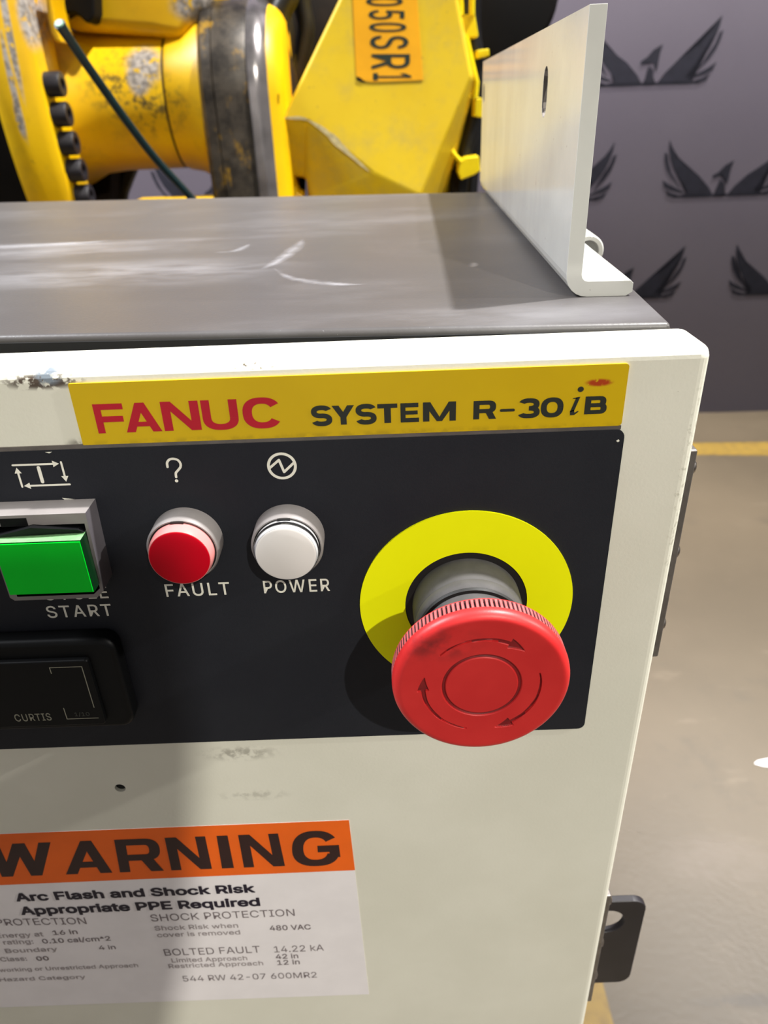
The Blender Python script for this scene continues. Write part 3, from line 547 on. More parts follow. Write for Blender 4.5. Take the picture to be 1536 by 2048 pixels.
# heavy display capitals drawn in a unit box with a pen pw wide and ph high
def heavy(ch, pw, ph):
    V, P = [], []
    def pg(*pts):
        k = len(V); V.extend(Vector(p) for p in pts); P.append(tuple(range(k, k + len(pts))))
    def rc(x0, y0, x1, y1): pg((x0, y0), (x1, y0), (x1, y1), (x0, y1))
    def band(cx_, cy_, rx, ry, a0, a1, n=18, pa=None, e=2.4):
        pa_, pb_ = pa or (pw, ph)
        def pt(a, x_, y_):
            c_, s_ = math.cos(a), math.sin(a)
            return (cx_ + x_ * math.copysign(abs(c_) ** (2 / e), c_), cy_ + y_ * math.copysign(abs(s_) ** (2 / e), s_))
        for i in range(n):
            u = math.radians(a0 + (a1 - a0) * i / n); v = math.radians(a0 + (a1 - a0) * (i + 1) / n)
            pg(pt(u, rx, ry), pt(v, rx, ry), pt(v, rx - pa_, ry - pb_), pt(u, rx - pa_, ry - pb_))
    h = ph / 2
    if ch == 'F': rc(0, 0, pw, 1); rc(0, 1 - ph, 1, 1); rc(0, 0.48 - h, 0.95, 0.48 + h)
    elif ch == 'E': rc(0, 0, pw, 1); rc(0, 1 - ph, 0.97, 1); rc(0, 0.5 - h * 0.9, 0.93, 0.5 + h * 0.9); rc(0, 0, 1, ph)
    elif ch == 'T': rc(0, 1 - ph, 1, 1); rc(0.5 - pw / 2, 0, 0.5 + pw / 2, 1)
    elif ch == 'I': rc(0, 0, 1, 1)
    elif ch == 'N': rc(0, 0, pw, 1); rc(1 - pw, 0, 1, 1); pg((0, 1), (pw * 1.12, 1), (1, 0), (1 - pw * 1.12, 0))
    elif ch == 'M': rc(0, 0, pw, 1); rc(1 - pw, 0, 1, 1); pg((0, 1), (pw * 1.15, 1), (0.5 + pw * 0.42, 0), (0.5 - pw * 0.42, 0)); pg((1, 1), (0.5 + pw * 0.42, 0), (0.5 - pw * 0.42, 0), (1 - pw * 1.15, 1))
    elif ch == 'W':
        q = pw * 0.95
        for a, b in ((0, 0.25), (0.5, 0.25), (0.5, 0.75), (1, 0.75)):
            pg((a - q / 2 + (q / 2 if a == 0 else -q / 2 if a == 1 else 0), 1), (a + q / 2 + (q / 2 if a == 0 else -q / 2 if a == 1 else 0), 1), (b + q / 2, 0), (b - q / 2, 0))
    elif ch == 'A':
        pg((0, 0), (pw * 1.06, 0), (0.5 + pw * 0.53, 1), (0.5 - pw * 0.53, 1)); pg((1, 0), (0.5 + pw * 0.53, 1), (0.5 - pw * 0.53, 1), (1 - pw * 1.06, 0)); rc(0.2, 0.19, 0.8, 0.19 + ph * 0.95)
    elif ch == 'Y':
        rc(0.5 - pw / 2, 0, 0.5 + pw / 2, 0.42); pg((0, 1), (pw * 1.15, 1), (0.5 + pw / 2, 0.42), (0.5 - pw / 2, 0.38)); pg((1, 1), (0.5 + pw / 2, 0.38), (0.5 - pw / 2, 0.42), (1 - pw * 1.15, 1))
    elif ch == 'U': rc(0, 0.4, pw, 1); rc(1 - pw, 0.4, 1, 1); band(0.5, 0.4, 0.5, 0.4, 180, 360)
    elif ch == 'C': band(0.5, 0.5, 0.5, 0.5, 32, 328, 30)
    elif ch == 'G': band(0.5, 0.5, 0.5, 0.5, 32, 338, 34); rc(0.54, 0.5 - ph * 0.55, 1, 0.5 + ph * 0.45); rc(1 - pw * 0.9, 0.24, 1, 0.5)
    elif ch == '0': band(0.5, 0.5, 0.5, 0.5, 0, 360, 40)
    elif ch == 'S':
        r1 = 0.25 + h / 2
        band(0.5, 1 - r1, 0.49, r1, 20, 270, 24, e=2.3); band(0.5, r1, 0.5, r1, -160, 90, 24, e=2.3)
    elif ch == '3':
        r1 = 0.25 + h / 2
        band(0.5, 1 - r1, 0.47, r1, 160, -90, 24); band(0.5, r1, 0.5, r1, 90, -160, 24)
    elif ch == 'B':
        r1 = 0.25 + h / 2; rc(0, 0, pw, 1)
        for cy_, xr in ((1 - r1, 0.95), (r1, 1.0)):
            rc(0, cy_ + r1 - ph, xr - 0.3, cy_ + r1); rc(0, cy_ - r1, xr - 0.3, cy_ - r1 + ph); band(xr - 0.31, cy_, 0.31, r1, -90, 90)
    elif ch == 'R':
        r1 = 0.28 + h / 2; rc(0, 0, pw, 1); cy_ = 1 - r1
        rc(0, 1 - ph, 0.66, 1); rc(0, cy_ - r1, 0.66, cy_ - r1 + ph); band(0.65, cy_, 0.33, r1, -90, 90)
        pg((0.44, cy_ - r1 + ph), (0.44 + pw * 1.2, cy_ - r1 + ph), (1, 0), (1 - pw * 1.18, 0))
    return V, P
def heavy_fit(bm, ch, x0, x1, z0, z1, y, pw, ph):
    put(bm, heavy(ch, pw, ph), lambda v: (x0 + v.x * (x1 - x0), y, Z0 + z0 + v.y * (z1 - z0)))
def put(bm, VP, fn, mi=0):
    V, P = VP
    for n, p in enumerate(P):                    # overlapping pieces of a letter lie a micron apart
        fc = bm.faces.new([bm.verts.new(Vector(fn(V[i])) - Vector((0, (n % 40) * 1.2e-6, 0))) for i in p]); fc.material_index = mi
def fit(bm, s, x0, x1, z0, z1, y, bold=0.0, mi=0, spacing=1.0, shear=0.0):
    """text stretched so that its outline fills the box x0..x1, z0..z1 on plane y (heights from the e-stop axis)"""
    V, P = glyphs(s, bold, spacing)
    a, b = min(v.x for v in V), max(v.x for v in V); c, e = min(v.y for v in V), max(v.y for v in V)
    put(bm, (V, P), lambda v: (x0 + (v.x - a) / (b - a) * (x1 - x0) + shear * (v.y - c) / (e - c), y, Z0 + z0 + (v.y - c) / (e - c) * (z1 - z0)), mi)
def line(bm, s, pl, pr, cap, y, bold=0.0, mi=0, spacing=1.0):
    """text on the baseline from pixel pl to pixel pr of the photograph, capital height in pixels"""
    A = at(*pl, y); B = at(*pr, y); h = at(pl[0], pl[1] - cap, y).z - A.z
    V, P = glyphs(s, bold, spacing)
    a, b = min(v.x for v in V), max(v.x for v in V)
    put(bm, (V, P), lambda v: (A.x + (v.x - a) / (b - a) * (B.x - A.x), y, A.z + (v.x - a) / (b - a) * (B.z - A.z) + v.y / CAP * h), mi)
def stroke(bm, pts, wd, y, mi=0, zoff=Z0):
    """flat line of width wd through points (x, z) on plane y, square joints rounded by discs"""
    for n, ((xa, za), (xb, zb)) in enumerate(zip(pts, pts[1:])):
        y -= 1.3e-6
        dx, dz = xb - xa, zb - za; l = math.hypot(dx, dz) or 1e-9; nx, nz = -dz / l * wd / 2, dx / l * wd / 2
        fc = bm.faces.new([bm.verts.new((px, y, pz + zoff)) for px, pz in ((xa + nx, za + nz), (xb + nx, zb + nz), (xb - nx, zb - nz), (xa - nx, za - nz))]); fc.material_index = mi
    for px, pz in pts:
        y -= 1.3e-6
        fc = bm.faces.new([bm.verts.new((px + wd / 2 * math.cos(k * PI / 6), y, pz + zoff + wd / 2 * math.sin(k * PI / 6))) for k in range(12)]); fc.material_index = mi
def poly(bm, pts, y, mi=0, zoff=Z0):
    fc = bm.faces.new([bm.verts.new((x, y, z + zoff)) for x, z in pts]); fc.material_index = mi
def deco(name, bm, mats, parent, label=None):
    """thin printing: give it a hair of thickness towards the surface it lies on"""
    bmesh.ops.triangulate(bm, faces=[q for q in bm.faces if len(q.verts) > 4])
    bm.normal_update()
    bmesh.ops.reverse_faces(bm, faces=[q for q in bm.faces if q.normal.y > 0])
    o = finish(name, bm, mats, parent, smooth=False, recalc=False)
    if label: o['label'] = label
    return o

# ------------------------------------------------------------------ setting: floor, backdrop wall, floor tape, added shadow blocker
bm = bmesh.new(); box(bm, -6, 7, -6, 2.25, -0.05, 0.0)
struct(finish('floor', bm, 'floor', smooth=False))

WA = onz(1390, 826, 0.0); WB = onz(1536, 822, 0.0)           # foot of the backdrop
wdir = Vector((WB.x - WA.x, WB.y - WA.y, 0)).normalized(); wn = Vector((wdir.y, -wdir.x, 0))
def on_wall(u, v):
    k = ray(u, v); t = (WA - C_CAM).dot(wn) / k.dot(wn); P = C_CAM + k * t
    return (P - WA).dot(wdir), P.z
def wall_pt(a, z, off=0.0): return WA + wdir * a + wn * off + Vector((0, 0, z))
bm = bmesh.new()
prism(bm, [wall_pt(-6, 0), wall_pt(5, 0), wall_pt(5, 0) - wn * 0.08, wall_pt(-6, 0) - wn * 0.08], (0, 0, 4.2))
# printed winged emblem, drawn once and repeated in a half-drop pattern
EM = [[(650, 668), (700, 600), (790, 515), (870, 465), (950, 410), (1010, 340), (1050, 290), (1087, 228), (1078, 300), (1052, 385), (1020, 450), (970, 520), (905, 585), (868, 628), (880, 650), (930, 658), (905, 672)],
      [(1112, 322), (1105, 375), (1078, 450), (1030, 520), (975, 575), (935, 612), (985, 545), (1035, 480), (1065, 410), (1085, 340)],
      [(1098, 535), (1078, 590), (1020, 618), (935, 642), (890, 640), (975, 603), (1048, 566)],
      [(1062, 612), (1040, 660), (990, 676), (915, 676), (955, 655), (1010, 640)]]
HEAD = [[(658, 402), (643, 470), (638, 560), (627, 588), (616, 560), (602, 528), (548, 520), (502, 538), (500, 512), (545, 488), (592, 436)],
        [(570, 545), (608, 575), (612, 620), (632, 655), (645, 680), (528, 680), (552, 630), (556, 585)],
        [(180, 660), (1000, 660), (985, 680), (195, 680)]]
e1 = on_wall(1298, 171); e2 = on_wall(1439, 393); e1b = on_wall(1398, 168)
sc = (e1b[0] - e1[0]) / 100.0 / 3.98
stepx = e2[0] - e1[0]; stepz = e1[1] - e2[1]
def emblem(a, z):
    def q(p, mir=False):
        x = p[0] if not mir else 1180 - p[0]
        return wall_pt(a + (x - 590) * sc, z - (p[1] - 680) * sc, 0.0012)
    for pl, mir in [(p, False) for p in EM] + [(p, True) for p in EM] + [(p, False) for p in HEAD]:
        fc = bm.faces.new([bm.verts.new(q(p, mir)) for p in pl]); fc.material_index = 1
for rw in range(-6, 9):
    for cl in range(-9, 10):
        if (rw + cl) % 2: continue
        z = e1[1] + rw * stepz
        if 0.12 < z < 3.6: emblem(e1[0] + cl * stepx, z)
bmesh.ops.triangulate(bm, faces=[q for q in bm.faces if q.material_index == 1])
struct(finish('wall_back', bm, ['wall', 'emblem'], smooth=False))

ta, tb = onz(1395, 889, 0), onz(1395, 906, 0); tc_, td = onz(1536, 887, 0), onz(1536, 908, 0)
bm = bmesh.new()
def ext(p, q, k): return p + (q - p) * k
prism(bm, [ext(ta, tc_, -6), ext(ta, tc_, 8), ext(tb, td, 8), ext(tb, td, -6)], (0, 0, 0.0006))
struct(finish('trim_1', bm, 'tape', smooth=False))
bm = bmesh.new(); box(bm, 0.157, 0.217, -2.5, ta.y - 0.25, 0.0, 0.0005)
struct(finish('trim_2', bm, 'tape', smooth=False))
bm = bmesh.new()                                              # unseen blocker added to cast the shadow on the door's lower left
prism(bm, [(-0.75, -0.8, 0), (0.02, -0.8, 0), (0.10, -0.8, 0.6), (0.253, -0.8, Z0 + 0.509), (0.267, -0.8, Z0 + 0.557), (0.281, -0.8, Z0 + 0.632), (0.284, -0.8, Z0 + 0.69), (-0.75, -0.8, Z0 + 0.69)], (0, -0.3, 0))
struct(finish('shadow_blocker', bm, 'shadow_blocker', smooth=False))

# ------------------------------------------------------------------ control cabinet
cab = thing('control_cabinet', (0.0, 0.0, 0.0), 'cream robot control cabinet with black button panel, grey lid and upright white bracket', 'control cabinet')
LZ = Z0 + 0.072
FR = Vector((0.0545, 0.0201, 0)); FL = Vector((-0.50, 0.0555, 0)); BR = Vector((0.0783, 0.339, 0)); BL = Vector((-0.50, 0.4222, 0))
bm = bmesh.new()
ins = [FL + Vector((0.006, 0.006, 0)), FR + Vector((-0.003, 0.005, 0)), BR + Vector((-0.006, -0.006, 0)), BL + Vector((0.006, -0.006, 0))]
prism(bm, [p + Vector((0, 0, 0.06)) for p in ins], (0, 0, LZ - 0.022 - 0.06))
finish('cabinet_body', bm, 'body', cab, bevel=0.002)
bm = bmesh.new(); box(bm, -0.47, 0.04, 0.05, 0.31, 0.0, 0.0605)
finish('plinth', bm, 'black_satin', cab, bevel=0.002)
bm = bmesh.new()
prism(bm, [p + Vector((0, 0, LZ - 0.022)) for p in (FL, FR, BR, BL)], (0, 0, 0.022))
lid = finish('lid', bm, ['lid', 'scuff'], cab, bevel=0.0016, seg=4)
bm = bmesh.new(); dd_ = (FL - FR).normalized(); nn_ = Vector((-dd_.y, dd_.x, 0)); nn_ = nn_ if nn_.y < 0 else -nn_
prism(bm, [FR + nn_ * 0.0006 + dd_ * 0.004 + Vector((0, 0, LZ - 0.03)), FL + nn_ * 0.0006 + Vector((0, 0, LZ - 0.03)), FL + Vector((0, 0, LZ - 0.03)), FR + dd_ * 0.004 + Vector((0, 0, LZ - 0.03))], (0, 0, 0.0281))
finish('lid_front_shade', bm, 'black_rubber', cab)  # black strip added as painted shade on the lid's front face
def streak(pix, wd, k=10):
    bm = bmesh.new(); FADE = bm.verts.layers.float.new('fade')
    P = spline([onz(u, v, LZ + 0.00012) for u, v in pix], k); n = len(P)
    vs = []
    for i, p in enumerate(P):
        tg = (P[min(i + 1, n - 1)] - P[max(i - 1, 0)]).normalized(); nn = Vector((-tg.y, tg.x, 0))
        ww = wd * math.sin(PI * min(1, (i + 0.6) / n)) * (0.7 + 0.3 * random.random())
        vs.append([bm.verts.new(p + nn * ww * q) for q in (1, 0, -1)]); 
        for q_, vv in zip((0, 1, 0), vs[-1]): vv[FADE] = q_ * min(1, 4 * i / n, 4 * (1 - i / n))
    for a, b in zip(vs, vs[1:]):
        for j in (0, 1): bm.faces.new((a[j], b[j], b[j + 1], a[j + 1]))
    finish('lid_scuff', bm, 'scuff', lid, smooth=False)
streak([(545, 535), (580, 555), (640, 565), (690, 569), (735, 568)], 0.0040)
streak([(520, 540), (560, 520), (595, 492), (606, 478)], 0.0045)
streak([(420, 505), (470, 502), (500, 488)], 0.004)
streak([(0, 497), (80, 490), (160, 486), (232, 480)], 0.006)
# door: slightly ajar, hinged on its right edge
DX1, DZ1, DX0, DZB = 0.0575, 0.0718, -0.505, -0.66
bm = bmesh.new(); box(bm, DX0, DX1, 0.0, 0.0180, DZB + Z0, DZ1 + Z0)
bmesh.ops.bevel(bm, geom=bm.edges[:], offset=0.0030, segments=5, profile=0.5, affect='EDGES')
door = finish('door', bm, ['cream', 'hole'], cab, angle=30)
cb = bmesh.new(); lathe(cb, (-0.1131, -0.01, -0.0711 + Z0), 'y', [(0.0018, 0.0), (0.0018, 0.019)], 24)
boolean(door, cb)
bm = bmesh.new(); lathe(bm, (-0.1131, 0.0012, -0.0711 + Z0), 'y', [(0.00178, 0.0), (0.00178, 0.002)], 24)
finish('screw_hole', bm, 'hole', cab, smooth=False)

# operator panel
bm = bmesh.new(); slab(bm, rrect(-0.23, 0.0386, -0.0508, 0.0515, 0.0016, rds=(0.0016, 0.0022, 0.0022, 0.0016)), -0.0006, 0.0005)
panel = finish('operator_panel', bm, 'panel', cab)
YP = -0.00068
bm = bmesh.new()
fit(bm, 'FAULT', -0.0838, -0.0659, 0.0058, 0.0101, YP, 0.008, spacing=1.15)
fit(bm, 'POWER', -0.0565, -0.0381, 0.0058, 0.0101, YP, 0.008, spacing=1.15)
fit(bm, 'START', -0.1184, -0.1000, 0.0000, 0.0042, YP, 0.008, spacing=1.15)
fit(bm, 'CYCLE', -0.1179, -0.0999, 0.0061, 0.0103, YP, 0.008, spacing=1.15)
# question mark
Q = [(-0.0765, 0.0458), (-0.0764, 0.0470), (-0.0757, 0.0478), (-0.0747, 0.0480), (-0.0736, 0.0476), (-0.0731, 0.0466), (-0.0733, 0.0456), (-0.0741, 0.0447), (-0.0747, 0.0440), (-0.0748, 0.0429)]
stroke(bm, [(p.x, p.z) for p in spline([(a, 0, b) for a, b in Q], 4)], 0.00062, YP)
poly(bm, [(-0.0749 + 0.00044 * math.cos(k * PI / 8), 0.0418 + 0.00044 * math.sin(k * PI / 8)) for k in range(16)], YP)
# power flash in a circle
cx, cz = -0.04765, 0.0449
ci = [(cx + 0.0034 * math.cos(k * PI / 24), cz + 0.0034 * math.sin(k * PI / 24)) for k in range(49)]
stroke(bm, ci, 0.00072, YP)
stroke(bm, [(cx - 0.0031, cz - 0.0004), (cx - 0.0006, cz + 0.0017), (cx + 0.0004, cz - 0.0017), (cx + 0.0030, cz + 0.0007)], 0.00066, YP)
# automatic cycle symbol
def arrow(p, q, wd=0.00052, hl=0.0016, hw=0.0009):
    dx, dz = q[0] - p[0], q[1] - p[1]; l = math.hypot(dx, dz); ux, uz = dx / l, dz / l
    stroke(bm, [p, (q[0] - ux * hl * 0.9, q[1] - uz * hl * 0.9)], wd, YP)
    poly(bm, [q, (q[0] - ux * hl - uz * hw, q[1] - uz * hl + ux * hw), (q[0] - ux * hl + uz * hw, q[1] - uz * hl - ux * hw)], YP)
arrow((-0.1152, 0.0478), (-0.1035, 0.0478)); arrow((-0.1029, 0.0482), (-0.1029, 0.0427))
arrow((-0.1022, 0.0419), (-0.1139, 0.0419)); arrow((-0.1144, 0.0417), (-0.1144, 0.0471))
stroke(bm, [(-0.1089, 0.0469), (-0.1089, 0.0429)], 0.0009, YP)
deco('legend', bm, 'white_ink', panel, 'white printed legends and symbols')
bm = bmesh.new()
fl = at(105, 903, -0.0006)
poly(bm, [(-0.0378 + 0.0744, 0.0485), (0.0372, 0.0489), (0.0375, 0.0484), (0.0371, 0.0481)], YP)
deco('paint_chip', bm, 'white_ink', panel); bm = bmesh.new()
poly(bm, [(-0.1062, 0.0511), (-0.1052, 0.0507), (-0.1044, 0.0511)], YP)
deco('paint_chip', bm, 'white_ink', panel); bm = bmesh.new()
poly(bm, [(-0.1052, 0.0381), (-0.1040, 0.0379), (-0.1020, 0.0376), (-0.1046, 0.0376)], YP)
deco('paint_chip', bm, 'white_ink', panel)

# nameplate
bm = bmesh.new(); slab(bm, rrect(-0.0964, 0.0375, 0.0525, 0.0684, 0.0008, rds=(0.0003, 0.0009, 0.0009, 0.0003)), -0.0005, 0.0004)
nameplate = finish('nameplate', bm, 'label_yellow', cab, smooth=False)
nameplate['label'] = 'yellow nameplate strip'
bm = bmesh.new()                                              # pale film edge under the plate
slab(bm, rrect(-0.23, 0.0375, 0.0514, 0.0526, 0.0003), -0.0004, 0.0004)
finish('nameplate_edging', bm, 'hinge', cab, smooth=False)
bm = bmesh.new(); YN = -0.00058
xs = [(190, 249), (247, 319), (324, 399), (404, 476), (485, 563)]
def zt(u): return at(u, 809 + (u - 185) * (-17.0 / 377), YN).z - Z0
for ch, (ua, ub) in zip('FANUC', xs):
    A = at(ua, 836 - (ua - 185) * 0.036, YN).x; B = at(ub, 836 - (ub - 185) * 0.036, YN).x
    o = 0.00022 if ch in 'C' else 0; o2 = 0.00022 if ch in 'UC' else 0
    heavy_fit(bm, ch, A, B, 0.0555 - o2, 0.0631 + o, YN, 0.25 if ch in 'F' else 0.24, 0.20 if ch != 'A' else 0.17)
deco('red_lettering', bm, 'red_ink', nameplate, 'red bold lettering')
bm = bmesh.new()
def word(ltrs, z0, z1, bold):
    for ch, ua, ub in ltrs:
        vv = 830 - (ua - 622) * 0.036
        o = 0.0002 if ch in 'S30' else 0
        heavy_fit(bm, ch, at(ua, vv, YN).x, at(ub, vv, YN).x, z0 - o, z1 + o, YN, bold * (1.25 if ch == 'T' else 0.72 if ch == 'M' else 1), 0.225)
word([('S', 622, 664), ('Y', 664, 709), ('S', 711, 753), ('T', 755, 795), ('E', 801, 838), ('M', 846, 912)], 0.0555, 0.0605, 0.27)
word([('R', 947, 993), ('3', 1036, 1080), ('0', 1082, 1127)], 0.0556, 0.0604, 0.26)
word([('B', 1170, 1214)], 0.0559, 0.0605, 0.27)
stroke(bm, [(at(1003, 818, YN).x, 0.0577), (at(1027, 817, YN).x, 0.0577)], 0.00075, YN)
# slanted serif i
poly(bm, [(0.0255, 0.0603), (0.0265, 0.0605), (0.0253, 0.0569), (0.0243, 0.0566)], YN)
poly(bm, [(0.0246, 0.0600), (0.0248, 0.0602), (0.0262, 0.0605), (0.0257, 0.0600)], YN)
poly(bm, [(0.0243, 0.0569), (0.0253, 0.0572), (0.0254, 0.0564), (0.0263, 0.0569), (0.0264, 0.0566), (0.0254, 0.0558), (0.0244, 0.0558)], YN)
poly(bm, [(0.0264 + 0.00075 * math.cos(k * PI / 8), 0.0624 + 0.0007 * math.sin(k * PI / 8)) for k in range(16)], YN)
deco('dark_lettering', bm, 'dark_ink', nameplate, 'dark green-black lettering')

# warning sticker
WY = -0.00012
tl, tr, br, bl = at(-70, 1670.3), at(698, 1639.5), at(738, 1988), at(-8, 2014.5)
ol, orr = at(-50, 1771.5), at(710, 1739.5)
def on_y(p, y): return Vector((p.x, y, p.z))
bm = bmesh.new(); prism(bm, [on_y(p, WY) for p in (bl, br, tr, tl)], (0, 0.00031, 0))
warn = finish('warning_sticker', bm, 'paper', cab, smooth=False); warn['label'] = 'orange and white arc flash warning sticker'
bm = bmesh.new(); prism(bm, [on_y(p, WY - 0.00006) for p in (ol, orr, tr, tl)], (0, 0.00005, 0))
finish('orange_band', bm, 'orange', warn, smooth=False)['label'] = 'orange heading band'
YW = WY - 0.00012
bm = bmesh.new()
def glyph_px(ch, ua, ub, ta_, tb_, ba_, bb_, bold, y):
    """one letter filling the pixel quad: top edge ta_..tb_, bottom edge ba_..bb_ (v at ua and ub)"""
    V, P = heavy(ch, *bold); a, b, c, e = 0, 1, 0, 1
    T0 = at(ua[0], ta_, y); T1 = at(ub[0], tb_, y); B0 = at(ua[1], ba_, y); B1 = at(ub[1], bb_, y)
    def fn(v):
        s = (v.x - a) / (b - a); t = (v.y - c) / (e - c)
        p = (B0 + (B1 - B0) * s) * (1 - t) + (T0 + (T1 - T0) * s) * t; return (p.x, y, p.z)
    put(bm, (V, P), fn)
for ch, a0, a1, b0, b1 in (('W', -28, -14, 101, 103), ('A', 128, 132, 214, 225), ('R', 228, 240, 318, 328), ('N', 329, 343, 410, 424), ('I', 433, 444, 455, 468), ('N', 476, 488, 556, 570), ('G', 583, 585, 674, 683)):
    ov = 2.5 if ch == 'G' else 0
    tp = lambda u: 1688.5 - (u) * 0.0385 - ov
    bt = lambda u: 1754 - (u) * 0.0385 + ov
    glyph_px(ch, (a0, a1), (b0, b1), tp(a0), tp(b0), bt(a1), bt(b1), {'W': (0.2, 0.2), 'I': (1, 1), 'A': (0.24, 0.19), 'N': (0.25, 0.2)}.get(ch, (0.24, 0.185)), YW)
deco('heading_lettering', bm, 'print_brown', warn)
bm = bmesh.new()
line(bm, 'Arc Flash and Shock Risk', (33, 1802.5), (511, 1784), 15, YW, 0.030)
line(bm, 'Appropriate PPE Required', (43, 1829.5), (521, 1811), 15, YW, 0.030)
deco('bold_lettering', bm, 'print_black', warn)
bm = bmesh.new()
line(bm, 'SHOCK PROTECTION', (303, 1843), (590, 1831.5), 13.5, YW, 0.0)
line(bm, 'PROTECTION', (-6, 1851.5), (174, 1848), 13, YW, 0.0)
line(bm, '480 VAC', (540, 1861), (622, 1858.5), 9.5, YW, 0.014)
line(bm, 'BOLTED FAULT', (330, 1911.5), (521, 1905), 13, YW, 0.0)
line(bm, '14.22 kA', (549, 1905), (648, 1901), 12, YW, 0.0)
line(bm, '42 in', (552, 1918), (597, 1916), 9, YW, 0.012)
line(bm, '12 in', (555, 1930), (600, 1928), 9, YW, 0.012)
line(bm, '544 RW 42-07 600MR2', (367, 1963), (634, 1955), 11, YW, 0.0)
line(bm, '16 in', (107, 1870), (156, 1867.5), 8.5, YW, 0.012)
line(bm, '0.10 cal/cm^2', (86, 1887), (222, 1881), 8.5, YW, 0.012)
line(bm, '4 in', (199, 1899.5), (232, 1898), 8, YW, 0.008)
line(bm, '00', (74, 1921.5), (99, 1920.5), 8, YW, 0.02)
deco('grey_lettering', bm, 'print_grey', warn)
bm = bmesh.new()
line(bm, 'Shock Risk when', (310, 1861), (477, 1855), 8.5, YW, 0.01)
line(bm, 'cover is removed', (315, 1874.5), (481, 1868.5), 8.5, YW, 0.01)
line(bm, 'Limited Approach', (344, 1925), (495, 1920), 8, YW, 0.01)
line(bm, 'Restricted Approach', (338, 1936.5), (527, 1930), 8, YW, 0.01)
line(bm, 'Energy at', (-6, 1876), (88, 1872.5), 8.5, YW, 0.01)
line(bm, 'rating:', (8, 1889), (68, 1887), 8.5, YW, 0.01)
line(bm, 'Boundary', (12, 1906), (116, 1902), 8, YW, 0.01)
line(bm, 'Class:', (2, 1923), (55, 1921), 8, YW, 0.01)
line(bm, 'working or Unrestricted Approach', (0, 1944), (277, 1934), 7, YW, 0.008)
line(bm, 'Hazard Category', (0, 1963), (172, 1957), 7, YW, 0.008)
deco('pale_lettering', bm, 'print_pale', warn)

# emergency stop
es = bpy.data.objects.new('emergency_stop_button', None); COL.objects.link(es); es.parent = cab; ORIGIN[es.name] = ORIGIN[cab.name]
es['label'] = 'red emergency stop mushroom button on yellow disc'
bm = bmesh.new()
lathe(bm, (0, 0, Z0), 'y', [(0.0172, 0.0), (0.0172, -0.0012), (0.0300, -0.0012), (0.0300, 0.0)], 160, capend=False)
finish('yellow_disc', bm, 'lime', es)['label'] = 'fluorescent yellow backing disc'
bm = bmesh.new()
lathe(bm, (0, 0, Z0), 'y', [(0.0173, -0.0004), (0.0173, -0.0008), (0.0158, -0.0010), (0.0, -0.0010)], 96, capend=False)
finish('gasket', bm, 'black_rubber', es)
bm = bmesh.new()
lathe(bm, (0, 0, Z0), 'y', [(0.0152, -0.0005), (0.0152, -0.0035), (0.0150, -0.0100), (0.01485, -0.0103), (0.0150, -0.0106), (0.0148, -0.0130), (0.0144, -0.0136), (0.0120, -0.0136)], 96, capend=False)
finish('collar', bm, 'collar', es)
bm = bmesh.new()
lathe(bm, (0, 0, Z0), 'y', [(0.0143, -0.0134), (0.0146, -0.0140), (0.0143, -0.0147), (0.0128, -0.0147)], 96, capend=False, mis=None)
finish('seal_ring', bm, 'black_rubber', es)
bm = bmesh.new()
lathe(bm, (0, 0, Z0), 'y', [(0.0134, -0.0143), (0.0136, -0.0285), (0.0, -0.0285)], 96, capend=False)
finish('stem', bm, 'collar', es)
